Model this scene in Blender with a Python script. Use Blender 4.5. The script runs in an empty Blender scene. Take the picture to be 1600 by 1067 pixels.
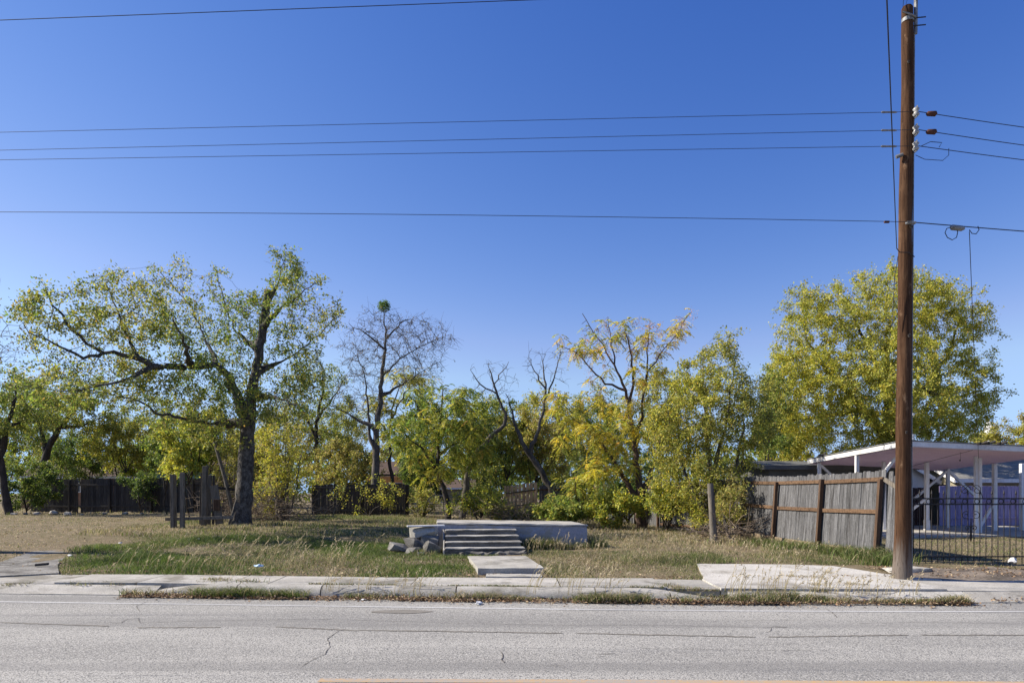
import bpy, bmesh, math, random
import numpy as np
from mathutils import Vector, Matrix, Quaternion

R = math.radians
rng = np.random.default_rng(7)
random.seed(7)
scene = bpy.context.scene
col = scene.collection

# ------------------------------------------------------------------ camera, sky, sun, exposure
EYE = 1.6
F = 1067.0            # focal length in pixels of the 1600 wide photograph
HOR = 770.0           # horizon row
cd = bpy.data.cameras.new('camera')
cam = bpy.data.objects.new('camera', cd)
col.objects.link(cam)
cam.location = (0, 0, EYE)
cam.rotation_euler = (R(90), 0, 0)
cd.sensor_width = 36.0
cd.lens = 36.0 * F / 1600.0
cd.shift_y = (HOR - 533.5) / 1600.0
cd.clip_start = 0.1
cd.clip_end = 4000
scene.camera = cam

SUN_AZ = 7.0          # degrees from -X towards +Y
SUN_EL = 38.0
sdir = Vector((-math.cos(R(SUN_AZ)) * math.cos(R(SUN_EL)), math.sin(R(SUN_AZ)) * math.cos(R(SUN_EL)), math.sin(R(SUN_EL))))
w = bpy.data.worlds.new('World')
scene.world = w
w.use_nodes = True
nt = w.node_tree
bg = nt.nodes['Background']
sky = nt.nodes.new('ShaderNodeTexSky')
sky.sky_type = 'NISHITA'
sky.sun_disc = False
sky.sun_elevation = R(SUN_EL)
sky.sun_rotation = R(-90 + SUN_AZ)
sky.altitude = 200
sky.air_density = 1.0
sky.dust_density = 0.0
sky.ozone_density = 10.0
# deeper blue overhead, as in the photograph: one grade for the whole sky
def _pw(src, k, ref, e):
    a = nt.nodes.new('ShaderNodeMath'); a.operation = 'DIVIDE'; a.inputs[1].default_value = ref; nt.links.new(src, a.inputs[0])
    b = nt.nodes.new('ShaderNodeMath'); b.operation = 'POWER'; b.inputs[1].default_value = e; nt.links.new(a.outputs[0], b.inputs[0])
    c = nt.nodes.new('ShaderNodeMath'); c.operation = 'MULTIPLY'; c.inputs[1].default_value = k; nt.links.new(b.outputs[0], c.inputs[0])
    return c.outputs[0]
def _lim(x, y, f):
    a = nt.nodes.new('ShaderNodeMath'); a.operation = 'MULTIPLY'; a.inputs[1].default_value = f; nt.links.new(y, a.inputs[0])
    b = nt.nodes.new('ShaderNodeMath'); b.operation = 'MINIMUM'; nt.links.new(x, b.inputs[0]); nt.links.new(a.outputs[0], b.inputs[1])
    return b.outputs[0]
_s = nt.nodes.new('ShaderNodeSeparateColor'); nt.links.new(sky.outputs[0], _s.inputs[0])
_b = _pw(_s.outputs[2], 4.85, 3.80, 0.85)
_g = _lim(_pw(_s.outputs[1], 1.79, 1.61, 1.45), _b, 0.64)
_r = _lim(_pw(_s.outputs[0], 0.81, 0.681, 2.1), _g, 0.67)
_c = nt.nodes.new('ShaderNodeCombineColor')
for _i, _x in enumerate((_r, _g, _b)): nt.links.new(_x, _c.inputs[_i])
nt.links.new(_c.outputs[0], bg.inputs['Color'])
bg.inputs['Strength'].default_value = 0.066
sd = bpy.data.lights.new('sun', 'SUN')
sd.energy = 4.4
sd.angle = R(0.55)
sd.color = (1.0, 0.92, 0.79)
sun = bpy.data.objects.new('sun', sd)
col.objects.link(sun)
sun.location = (-60, 20, 60)
sun.rotation_euler = (-sdir).to_track_quat('-Z', 'Y').to_euler()

scene.view_settings.view_transform = 'Standard'
scene.view_settings.look = 'None'
scene.view_settings.gamma = 1.0
scene.view_settings.exposure = 1.05
scene.view_settings.use_curve_mapping = False
scene.cycles.max_bounces = 8
scene.cycles.use_denoising = True

# ------------------------------------------------------------------ helpers
def W(px, py, d):
    """Point at distance d in front of the viewpoint seen at a photo position."""
    return Vector(((px - 800.0) / F * d, d, EYE + (HOR - py) / F * d))

def ss(a, b, x):
    t = np.clip((np.asarray(x, float) - a) / (b - a), 0, 1)
    return t * t * (3 - 2 * t)

def bend(x):
    x = np.asarray(x, float)
    xr = np.clip(x, 0, 6)
    return np.where(x < 0, -0.08 * x, -0.08 * (xr - xr * xr / 12.0))

def vnoise(x, y, seed=0):
    """cheap smooth 2D noise in -1..1"""
    x = np.asarray(x, float); y = np.asarray(y, float)
    s = seed * 1.37
    return (np.sin(x * 1.0 + 1.7 * np.sin(y * .73 + s) + s) + np.sin(y * 1.13 + 1.9 * np.sin(x * .61 - s) + 2.1 * s)
            + .6 * np.sin(2.3 * x + 1.3 * y + 1.1 * np.sin(1.7 * y - 1.2 * x) + s)) / 2.6

def lot(x, y):
    x = np.asarray(x, float); y = np.asarray(y, float)
    yy = y - bend(x)
    h = 0.12 + 0.05 * ss(11.4, 12.2, yy) + 0.11 * ss(12.0, 15.5, yy)
    h = h + 0.26 * ss(14.5, 22, y) * ss(0.0, -5, x)
    h = h - 0.07 * ss(3, 6, x) * ss(12, 15, y)
    h = h + (0.03 * vnoise(x * .8, y * .8, 3) + 0.015 * vnoise(x * 3.1, y * 3.1, 5)) * ss(11.9, 13, yy)
    h = np.where(yy < 11.45, -0.05 + 0.12 * ss(10.4, 10.6, yy), h)
    h = h * 1.0
    h = np.where(y < 0, -0.05, h)
    far = ss(60, 120, np.abs(x) + np.maximum(y, 0) * .6)
    return h * (1 - far) + 0.2 * far * (yy > 11)

def link(name, me, mat=None, parent=None):
    o = bpy.data.objects.new(name, me)
    col.objects.link(o)
    if mat is not None and me is not None and len(me.materials) == 0:
        me.materials.append(M[mat] if isinstance(mat, str) else mat)
    if parent is not None:
        o.parent = parent
    return o

def tag(o, label=None, cat=None, group=None, kind=None):
    if label: o['label'] = label
    if cat: o['category'] = cat
    if group: o['group'] = group
    if kind: o['kind'] = kind
    return o

def empty(name, loc, label, cat, group=None):
    o = bpy.data.objects.new(name, None)
    col.objects.link(o)
    o.location = loc
    o.empty_display_size = 0.2
    return tag(o, label, cat, group)

class MB:
    """collects shapes in world coordinates, builds ONE mesh object"""
    def __init__(s):
        s.v = []; s.f = []; s.sm = []
    def add(s, vs, fs, smooth=False):
        b = len(s.v)
        s.v.extend([tuple(p) for p in vs])
        for f in fs:
            s.f.append(tuple(b + i for i in f)); s.sm.append(smooth)
        return s
    def box(s, c, size, rot=None, bev=0.0):
        x, y, z = size[0] / 2, size[1] / 2, size[2] / 2
        if bev > 0:
            vs = []; 
            for sx in (-1, 1):
                for sy in (-1, 1):
                    for sz in (-1, 1):
                        vs += [(sx * (x - bev), sy * (y - bev), sz * z), (sx * (x - bev), sy * y, sz * (z - bev)), (sx * x, sy * (y - bev), sz * (z - bev))]
            bm = bmesh.new()
            for v in vs: bm.verts.new(v)
            bmesh.ops.convex_hull(bm, input=bm.verts)
            bm.verts.index_update()
            vs = [v.co.copy() for v in bm.verts]; fs = [[v.index for v in f.verts] for f in bm.faces]
            bm.free()
        else:
            vs = [Vector((a * x, b * y, e * z)) for a in (-1, 1) for b in (-1, 1) for e in (-1, 1)]
            fs = [(0, 1, 3, 2), (4, 6, 7, 5), (0, 4, 5, 1), (2, 3, 7, 6), (0, 2, 6, 4), (1, 5, 7, 3)]
        c = Vector(c)
        if rot is not None:
            m = rot if isinstance(rot, Matrix) else Matrix.Rotation(rot, 3, 'Z')
            vs = [m @ v for v in vs]
        return s.add([v + c for v in vs], fs)
    def beam(s, a, b, wdt, thk, up=(0, 0, 1), bev=0.0):
        a = Vector(a); b = Vector(b); d = b - a; L = d.length
        if L < 1e-6: return s
        zx = d.normalized(); u = Vector(up)
        yx = u.cross(zx)
        if yx.length < 1e-4: yx = Vector((1, 0, 0)).cross(zx)
        yx.normalize(); xx = yx.cross(zx).normalized()
        m = Matrix((xx, yx, zx)).transposed()
        return s.box((a + b) / 2, (thk, wdt, L), m, bev)
    def tube(s, pts, rad, n=6, cap=True, smooth=True):
        pts = [Vector(p) for p in pts]
        if not hasattr(rad, '__len__'): rad = [rad] * len(pts)
        vs = []; fs = []
        ref = Vector((0.13, 0.97, 0.2))
        for i, p in enumerate(pts):
            d = (pts[min(i + 1, len(pts) - 1)] - pts[max(i - 1, 0)]).normalized()
            a = d.cross(ref)
            if a.length < .05: a = d.cross(Vector((1, 0, 0)))
            a.normalize(); b = d.cross(a)
            for k in range(n):
                t = 2 * math.pi * k / n
                vs.append(p + (a * math.cos(t) + b * math.sin(t)) * rad[i])
        for i in range(len(pts) - 1):
            for k in range(n):
                fs.append((i * n + k, i * n + (k + 1) % n, (i + 1) * n + (k + 1) % n, (i + 1) * n + k))
        s.add(vs, fs, smooth)
        if cap:
            q = (len(pts) - 1) * n
            s.add(vs[:n], [tuple(range(n))]); s.add(vs[q:q + n], [tuple(reversed(range(n)))])
        return s
    def sheet(s, grid):
        """grid[i][j] of points"""
        ni, nj = len(grid), len(grid[0])
        vs = [p for r in grid for p in r]
        fs = [(i * nj + j, i * nj + j + 1, (i + 1) * nj + j + 1, (i + 1) * nj + j) for i in range(ni - 1) for j in range(nj - 1)]
        return s.add(vs, fs, True)
    def slab(s, top, thick):
        """closed slab from a grid of top points (rows along y, columns along x)"""
        ni, nj = len(top), len(top[0])
        s.add([p for r in top for p in r], [(i * nj + j, i * nj + j + 1, (i + 1) * nj + j + 1, (i + 1) * nj + j) for i in range(ni - 1) for j in range(nj - 1)])
        rim = [top[0][j] for j in range(nj)] + [top[i][-1] for i in range(1, ni)] + [top[-1][j] for j in range(nj - 2, -1, -1)] + [top[i][0] for i in range(ni - 2, 0, -1)]
        n = len(rim)
        vs = [Vector(p) for p in rim] + [Vector(p) - Vector((0, 0, thick)) for p in rim]
        s.add(vs, [(k, k + n, (k + 1) % n + n, (k + 1) % n) for k in range(n)])
        return s
    def poly(s, pts, z, thick):
        """extruded polygon, pts counter-clockwise [(x,y)], z number or function"""
        zf = z if callable(z) else (lambda x, y: z)
        n = len(pts)
        vs = [Vector((x, y, zf(x, y))) for x, y in pts] + [Vector((x, y, zf(x, y) - thick)) for x, y in pts]
        fs = [tuple(range(n)), tuple(reversed(range(n, 2 * n)))] + [(k, k + n, (k + 1) % n + n, (k + 1) % n) for k in range(n)]
        return s.add(vs, fs)
    def build(s, name, mat, parent=None):
        o0 = parent.matrix_basis.translation.copy() if parent is not None else Vector((0, 0, 0))
        pp = parent.parent if parent is not None else None
        while pp is not None:
            o0 += pp.matrix_basis.translation; pp = pp.parent
        me = bpy.data.meshes.new(name)
        me.from_pydata([(x - o0[0], y - o0[1], z - o0[2]) for x, y, z in s.v], [], s.f)
        me.polygons.foreach_set('use_smooth', s.sm)
        me.update()
        return link(name, me, mat, parent)

def np_mesh(name, verts, faces_flat, counts, mat, parent=None, colr=None, smooth=False, origin=(0, 0, 0)):
    """fast mesh from arrays; colr: one colour per vertex"""
    me = bpy.data.meshes.new(name)
    nv = len(verts); nl = len(faces_flat); nf = len(counts)
    me.vertices.add(nv); me.vertices.foreach_set('co', (np.asarray(verts, np.float32) - np.asarray(origin, np.float32)).ravel())
    me.loops.add(nl); me.loops.foreach_set('vertex_index', np.asarray(faces_flat, np.int32))
    me.polygons.add(nf)
    st = np.zeros(nf, np.int32); st[1:] = np.cumsum(counts)[:-1]
    me.polygons.foreach_set('loop_start', st)
    if smooth: me.polygons.foreach_set('use_smooth', np.ones(nf, bool))
    if colr is not None:
        at = me.attributes.new('tint', 'FLOAT_COLOR', 'POINT')
        c4 = np.ones((nv, 4), np.float32); c4[:, :3] = colr
        at.data.foreach_set('color', c4.ravel())
    me.update(calc_edges=True)
    return link(name, me, mat, parent)

# ------------------------------------------------------------------ materials
M = {}
def new_mat(name):
    m = bpy.data.materials.new(name); m.use_nodes = True
    M[name] = m
    t = m.node_tree
    return m, t, t.nodes['Principled BSDF']

def N(t, kind, **kw):
    n = t.nodes.new(kind)
    for k, v in kw.items():
        if k.startswith('i_'):
            n.inputs[k[2:].replace('_', ' ')].default_value = v
        else:
            setattr(n, k, v)
    return n

def mixc(t, fac, a, b, blend='MIX'):
    n = t.nodes.new('ShaderNodeMix'); n.data_type = 'RGBA'; n.blend_type = blend
    for sock, v in ((n.inputs[0], fac), (n.inputs[6], a), (n.inputs[7], b)):
        if hasattr(v, 'is_output'): t.links.new(v, sock)
        elif hasattr(v, '__len__'): sock.default_value = (*v[:3], 1)
        else: sock.default_value = v
    return n.outputs[2]

def ramp(t, src, lo, hi):
    n = t.nodes.new('ShaderNodeMapRange'); n.interpolation_type = 'SMOOTHSTEP'
    n.inputs[1].default_value = lo; n.inputs[2].default_value = hi
    t.links.new(src, n.inputs[0])
    return n.outputs[0]

def noise(t, vec, scale, detail=4, rough=.6, stretch=None, dist=0.0):
    if stretch is not None:
        mp = t.nodes.new('ShaderNodeMapping'); mp.inputs['Scale'].default_value = stretch
        t.links.new(vec, mp.inputs['Vector']); vec = mp.outputs[0]
    n = t.nodes.new('ShaderNodeTexNoise')
    n.inputs['Scale'].default_value = scale; n.inputs['Detail'].default_value = detail
    n.inputs['Roughness'].default_value = rough; n.inputs['Distortion'].default_value = dist
    t.links.new(vec, n.inputs['Vector'])
    return n.outputs['Fac']

def coords(t, world=False):
    if world:
        return t.nodes.new('ShaderNodeNewGeometry').outputs['Position']
    return t.nodes.new('ShaderNodeTexCoord').outputs['Object']

def bump(t, bsdf, h, strength, dist=0.01):
    b = t.nodes.new('ShaderNodeBump'); b.inputs['Strength'].default_value = strength; b.inputs['Distance'].default_value = dist
    t.links.new(h, b.inputs['Height']); t.links.new(b.outputs[0], bsdf.inputs['Normal'])

def rand_shift(t, c, amount):
    oi = t.nodes.new('ShaderNodeObjectInfo')
    hsv = t.nodes.new('ShaderNodeHueSaturation')
    mr = t.nodes.new('ShaderNodeMapRange'); mr.inputs[3].default_value = 1 - amount; mr.inputs[4].default_value = 1 + amount
    t.links.new(oi.outputs['Random'], mr.inputs[0]); t.links.new(mr.outputs[0], hsv.inputs['Value'])
    t.links.new(c, hsv.inputs['Color'])
    return hsv.outputs[0]

def surf(name, a, b, scale=3, c=None, stretch=None, rough=.85, bmp=.3, fine=40, finec=.25, world=False, rand=0.0, lo=.35, hi=.65, spec=.3, metal=0.0):
    """two or three colours broken up by noise at two scales, with fine relief"""
    m, t, p = new_mat(name)
    v = coords(t, world)
    if rand:
        oi = t.nodes.new('ShaderNodeObjectInfo')
        ad = t.nodes.new('ShaderNodeVectorMath'); ad.operation = 'MULTIPLY_ADD'
        ad.inputs[1].default_value = (37, 37, 37)
        t.links.new(oi.outputs['Random'], ad.inputs[0]); t.links.new(v, ad.inputs[2])
        v = ad.outputs[0]
    n1 = noise(t, v, scale, 5, .65, stretch)
    cc = mixc(t, ramp(t, n1, lo, hi), a, b)
    if c is not None:
        n3 = noise(t, v, scale * .47, 5, .7, stretch, .4)
        cc = mixc(t, ramp(t, n3, .5, .68), cc, c)
    n2 = noise(t, v, fine, 3, .7, stretch)
    r2 = ramp(t, n2, .3, .7)
    mr = t.nodes.new('ShaderNodeMapRange'); mr.inputs[3].default_value = 1 - finec; mr.inputs[4].default_value = 1 + finec * .6
    t.links.new(r2, mr.inputs[0])
    hs = t.nodes.new('ShaderNodeHueSaturation'); t.links.new(mr.outputs[0], hs.inputs['Value']); t.links.new(cc, hs.inputs['Color'])
    cc = hs.outputs[0]
    if rand: cc = rand_shift(t, cc, rand)
    t.links.new(cc, p.inputs['Base Color'])
    p.inputs['Roughness'].default_value = rough
    p.inputs['Specular IOR Level'].default_value = spec
    p.inputs['Metallic'].default_value = metal
    if bmp: bump(t, p, n2, bmp, .01)
    return m

def leafmat(name, trans=.44, rough=.55):
    m, t, p = new_mat(name)
    at = t.nodes.new('ShaderNodeAttribute'); at.attribute_name = 'tint'
    t.links.new(at.outputs['Color'], p.inputs['Base Color'])
    p.inputs['Roughness'].default_value = rough
    p.inputs['Specular IOR Level'].default_value = .25
    tr = t.nodes.new('ShaderNodeBsdfTranslucent')
    hs = t.nodes.new('ShaderNodeHueSaturation'); hs.inputs['Value'].default_value = 1.35; hs.inputs['Saturation'].default_value = 1.1
    t.links.new(at.outputs['Color'], hs.inputs['Color']); t.links.new(hs.outputs[0], tr.inputs['Color'])
    mx = t.nodes.new('ShaderNodeMixShader'); mx.inputs[0].default_value = trans
    t.links.new(p.outputs[0], mx.inputs[1]); t.links.new(tr.outputs[0], mx.inputs[2])
    t.links.new(mx.outputs[0], t.nodes['Material Output'].inputs['Surface'])
    return m

leafmat('leaf'); leafmat('grass', .35, .65); leafmat('litter', .1, .8)
surf('bark', (.075, .065, .055), (.14, .125, .108), 7, (.042, .035, .03), (1, 1, .35), .95, .9, 30, .4)
surf('bark_grey', (.05, .043, .037), (.13, .12, .108), 9, (.03, .025, .02), (1, 1, .7), .95, .9, 26, .5)
surf('bark_dark', (.032, .026, .021), (.06, .05, .042), 7, None, (1, 1, .35), .95, .6, 30, .3)
surf('bark_red', (.085, .055, .042), (.13, .09, .07), 7, None, (1, 1, .35), .95, .5, 30, .3)
surf('picket_grey', (.07, .069, .07), (.165, .164, .168), 6, (.04, .036, .034), (6, 6, .3), .9, .7, 40, .6, rand=.24)
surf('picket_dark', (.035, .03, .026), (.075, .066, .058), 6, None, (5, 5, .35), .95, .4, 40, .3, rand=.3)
surf('picket_tan', (.5, .34, .19), (.62, .45, .27), 6, (.33, .2, .11), (5, 5, .35), .9, .3, 40, .25, rand=.15)
surf('rail_brown', (.095, .055, .03), (.165, .10, .058), 5, (.045, .024, .013), (.6, 4, 4), .9, .4, 40, .35, rand=.12)
surf('post_brown', (.07, .04, .024), (.11, .066, .04), 5, (.04, .021, .012), (5, 5, .4), .9, .4, 40, .3, rand=.12)
surf('kick_tan', (.2, .15, .1), (.25, .19, .13), 5, (.2, .15, .1), (.6, 4, 4), .9, .4, 40, .35, rand=.1)
surf('old_post', (.12, .105, .085), (.19, .165, .135), 6, (.06, .05, .04), (5, 5, .35), .95, .6, 40, .35, rand=.2)
surf('concrete', (.32, .302, .265), (.42, .398, .355), 1.7, (.18, .165, .135), None, .9, .45, 55, .28, rand=.08)
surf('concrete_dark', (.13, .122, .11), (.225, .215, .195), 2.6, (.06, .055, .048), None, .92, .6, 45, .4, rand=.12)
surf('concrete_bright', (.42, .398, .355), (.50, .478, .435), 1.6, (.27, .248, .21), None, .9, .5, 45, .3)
surf('dirt', (.14, .11, .085), (.22, .18, .14), 3, (.08, .065, .05), None, .95, .8, 30, .4, world=True)
surf('white_paint', (.62, .61, .60), (.74, .73, .72), 2, (.5, .48, .46), None, .7, .1, 30, .1)
surf('white_post', (.70, .69, .69), (.80, .79, .79), 3, (.55, .53, .52), (4, 4, .5), .7, .1, 30, .12)
surf('lilac', (.70, .56, .72), (.76, .63, .77), 1.5, None, (1, 4, 1), .8, .1, 30, .1)
surf('purple', (.22, .18, .33), (.34, .29, .45), 4, None, (5, 5, .4), .8, .2, 30, .2, rand=.12)
surf('brown_board', (.045, .024, .018), (.07, .04, .03), 4, None, (5, 5, .4), .9, .2, 30, .2, rand=.2)
surf('iron', (.012, .011, .011), (.022, .018, .016), 8, (.04, .022, .015), None, .6, .1, 60, .2, spec=.4)
surf('wire_black', (.015, .015, .017), (.02, .02, .022), 5, None, None, .6, 0, 30, .1)
surf('porcelain', (.28, .275, .265), (.36, .355, .345), 8, (.2, .19, .18), None, .3, .05, 40, .1)
surf('galv', (.17, .175, .18), (.24, .245, .25), 8, (.11, .105, .1), None, .6, .1, 40, .2, metal=.3)
surf('wall_dark', (.10, .10, .095), (.13, .13, .12), 1.5, None, None, .9, .1, 30, .1)
surf('wall_tan', (.22, .18, .12), (.26, .21, .14), 1.5, None, None, .9, .1, 30, .1)
surf('wall_olive', (.27, .24, .165), (.32, .285, .2), 1.5, None, (1, 1, .3), .9, .1, 30, .1)
surf('wall_mint', (.2, .32, .26), (.23, .36, .29), 1.5, None, None, .9, .1, 30, .1)
surf('wall_white', (.6, .58, .54), (.68, .66, .62), 1.5, None, None, .9, .1, 30, .1)
surf('wall_brick', (.28, .15, .09), (.34, .2, .12), 4, None, None, .9, .3, 30, .2)
surf('shingle_grey', (.19, .185, .17), (.30, .29, .27), 6, (.12, .115, .105), (.5, 3, 3), .95, .5, 30, .4)
surf('shingle_brown', (.085, .055, .04), (.12, .08, .06), 6, (.06, .04, .03), (.5, 3, 3), .95, .5, 30, .4)
surf('orange_panel', (.5, .22, .06), (.55, .27, .09), 3, None, None, .8, .1, 30, .1)
surf('stone', (.26, .24, .21), (.38, .36, .32), 4, (.17, .15, .13), None, .95, .6, 25, .3, rand=.15)
surf('plastic_white', (.48, .48, .49), (.6, .6, .6), 5, None, None, .5, .1, 20, .1)
surf('plastic_blue', (.35, .5, .62), (.6, .68, .72), 5, None, None, .5, .1, 20, .1)
surf('plastic_yellow', (.7, .65, .05), (.75, .7, .08), 5, None, None, .5, .1, 20, .1)
surf('plastic_pink', (.55, .12, .3), (.6, .2, .38), 5, None, None, .5, .1, 20, .1)
surf('rust', (.055, .02, .014), (.085, .032, .02), 5, None, None, .8, .1, 20, .1)
surf('twig', (.15, .11, .075), (.25, .2, .15), 4, None, None, .95, .3, 20, .2)
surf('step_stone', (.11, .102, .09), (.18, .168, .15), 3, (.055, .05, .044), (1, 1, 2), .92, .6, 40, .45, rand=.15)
m, t, p = new_mat('glass_dark'); p.inputs['Base Color'].default_value = (.02, .022, .025, 1); p.inputs['Roughness'].default_value = .1
m = surf('seam', (.16, .145, .125), (.21, .195, .17), 5, None, (.3, 3, 1), .9, .2, 40, .25, world=True)
m = surf('crack', (.075, .068, .06), (.13, .118, .105), 5, None, None, .95, 0, 40, .2, world=True)

# platform: pale violet-blue old paint flaking off concrete
m, t, p = new_mat('paint_flaking')
v = coords(t)
n1 = noise(t, v, 1.6, 6, .7, (1, 1, 1.4)); n2 = noise(t, v, 14, 5, .7); n3 = noise(t, v, 60, 3, .7)
c1 = mixc(t, ramp(t, n2, .3, .7), (.23, .235, .27), (.33, .335, .385))
c2 = mixc(t, ramp(t, n1, .52, .60), c1, (.27, .255, .235))
c3 = mixc(t, ramp(t, n2, .60, .68), c2, (.16, .15, .14))
t.links.new(c3, p.inputs['Base Color']); p.inputs['Roughness'].default_value = .85; bump(t, p, n3, .35)

# utility pole: red-brown treated wood, paler and grey near the ground
m, t, p = new_mat('pole_wood')
v = coords(t)
n1 = noise(t, v, 5, 6, .7, (5, 5, .22)); n2 = noise(t, v, 30, 4, .7, (5, 5, .3)); n4 = noise(t, v, 1.0, 4, .7, (1.5, 1.5, .6))
c1 = mixc(t, ramp(t, n1, .3, .7), (.034, .0165, .009), (.10, .053, .029))
c1 = mixc(t, ramp(t, n4, .52, .7), c1, (.14, .08, .045))
c1 = mixc(t, ramp(t, n2, .56, .7), c1, (.022, .012, .008))
sp = t.nodes.new('ShaderNodeSeparateXYZ'); t.links.new(v, sp.inputs[0])
ad = t.nodes.new('ShaderNodeMath'); ad.operation = 'MULTIPLY_ADD'; ad.inputs[1].default_value = 1.6
t.links.new(n1, ad.inputs[0]); t.links.new(sp.outputs['Z'], ad.inputs[2])
c1 = mixc(t, ramp(t, ad.outputs[0], 1.6, .95), c1, (.15, .125, .105))
n5 = noise(t, v, 9, 6, .75, (9, 9, .10), .3); c1 = mixc(t, ramp(t, n5, .57, .62), c1, (.016, .009, .006))
n6 = noise(t, v, 2.2, 5, .7, (2, 2, .8)); c1 = mixc(t, ramp(t, n6, .58, .7), c1, (.20, .125, .075))
p.inputs['Specular IOR Level'].default_value = .1
t.links.new(c1, p.inputs['Base Color']); p.inputs['Roughness'].default_value = .9; bump(t, p, n1, .6, .02)

# asphalt: worn chip seal, pale stones in darker binder
m, t, p = new_mat('asphalt')
v = coords(t, True)
big = noise(t, v, .5, 4, .6, (.35, 1.3, 1)); streak = noise(t, v, 1.1, 5, .65, (.12, 3.2, 1))
vo = t.nodes.new('ShaderNodeTexVoronoi'); vo.inputs['Scale'].default_value = 75; t.links.new(v, vo.inputs['Vector'])
sep = t.nodes.new('ShaderNodeSeparateColor'); t.links.new(vo.outputs['Color'], sep.inputs[0])
fn = noise(t, v, 38, 4, .75)
c1 = mixc(t, ramp(t, big, .35, .65), (.238, .229, .210), (.348, .335, .304))
c1 = mixc(t, ramp(t, streak, .56, .74), c1, (.185, .18, .175))
c1 = mixc(t, ramp(t, sep.outputs[0], .55, 1.0), c1, (.43, .415, .38))
c1 = mixc(t, ramp(t, vo.outputs['Distance'], .46, .8), c1, (.13, .127, .122))
c1 = mixc(t, ramp(t, fn, .58, .75), c1, (.15, .146, .14))
st = noise(t, v, .23, 6, .72, (.8, 1.6, 1), .6)
c1 = mixc(t, ramp(t, st, .58, .70), c1, (.20, .192, .18))
sm = noise(t, v, 1.7, 5, .8, (1, 1.4, 1), .8)
c1 = mixc(t, ramp(t, sm, .66, .74), c1, (.16, .15, .138))
tr = noise(t, v, 1.0, 3, .55, (.015, .75, 1)); c1 = mixc(t, ramp(t, tr, .5, .62), c1, mixc(t, .5, c1, (.15, .145, .138)))
t.links.new(c1, p.inputs['Base Color']); p.inputs['Roughness'].default_value = .9; p.inputs['Specular IOR Level'].default_value = .25
bump(t, p, vo.outputs['Distance'], .5, .006)

def paint(name, c, under, lo, hi):
    m, t, p = new_mat(name)
    v = coords(t, True)
    a = noise(t, v, 24, 5, .8); b = noise(t, v, .9, 4, .6, (.5, 3, 1))
    mm = t.nodes.new('ShaderNodeMath'); mm.operation = 'MULTIPLY_ADD'; mm.inputs[1].default_value = .6
    t.links.new(b, mm.inputs[0]); t.links.new(a, mm.inputs[2])
    cc = mixc(t, ramp(t, mm.outputs[0], lo, hi), c, under)
    t.links.new(cc, p.inputs['Base Color']); p.inputs['Roughness'].default_value = .8
paint('paint_white', (.50, .495, .48), (.30, .295, .285), .60, .95)
paint('paint_yellow', (.42, .27, .13), (.29, .26, .23), .68, .98)

# ground: soil under dry thatch
m, t, p = new_mat('ground')
v = coords(t, True)
a = noise(t, v, .35, 5, .6); b = noise(t, v, 3.0, 6, .7); c = noise(t, v, 25, 5, .75)
c1 = mixc(t, ramp(t, a, .35, .65), (.19, .15, .10), (.15, .125, .07))
c1 = mixc(t, ramp(t, b, .45, .7), c1, (.25, .195, .13))
c1 = mixc(t, ramp(t, c, .5, .7), c1, (.085, .068, .045))
t.links.new(c1, p.inputs['Base Color']); p.inputs['Roughness'].default_value = .95; p.inputs['Specular IOR Level'].default_value = .1
bump(t, p, c, .9, .03)

# ------------------------------------------------------------------ the setting: ground, road, kerb, sidewalk
def axis(lo, hi, near_lo, near_hi, step, grow=1.35):
    a = list(np.arange(near_lo, near_hi + 1e-6, step))
    s = step
    while a[-1] < hi: s *= grow; a.append(min(hi, a[-1] + s))
    s = step; pre = []
    x = near_lo
    while x > lo: s *= grow; x = max(lo, x - s); pre.append(x)
    return np.array(pre[::-1] + a)
gx = axis(-1500, 1500, -30, 34, .4); gy = axis(-300, 2500, 9.5, 45, .3)
X, Y = np.meshgrid(gx, gy, indexing='ij')
Z = lot(X, Y)
ni, nj = X.shape
idx = np.arange(ni * nj).reshape(ni, nj)
fs = np.stack([idx[:-1, :-1], idx[1:, :-1], idx[1:, 1:], idx[:-1, 1:]], -1).reshape(-1, 4)
g = np_mesh('ground', np.stack([X, Y, Z], -1).reshape(-1, 3), fs.ravel(), np.full(len(fs), 4), 'ground', smooth=True)
tag(g, 'bare soil and dry thatch of the vacant lot', kind='structure')

def strip(xs, ya, yb, za, zb, nrow=2):
    """grid of points between two road-parallel lines"""
    rows = []
    for k in range(nrow):
        f = k / (nrow - 1)
        rows.append([Vector((x, ya + (yb - ya) * f + float(bend(x)), za + (zb - za) * f)) for x in xs])
    return rows

xs = np.concatenate([np.linspace(-400, -12, 20), np.linspace(-11, 11, 45), np.linspace(12, 400, 20)])
def cbend(x): return float(bend(max(-14, min(14, x))))
mb = MB()
ys = [-12, -4, 0, 3, 5, 7, 8, 9, 9.6, 10.1, 10.6]
mb.sheet([[Vector((x, y + cbend(x) * (1 if y > 4 else 0.5), (0.0 if y < 10.3 else .005))) for x in xs] for y in ys])
road = mb.build('road', 'asphalt'); tag(road, 'worn grey asphalt street', kind='structure')

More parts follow.
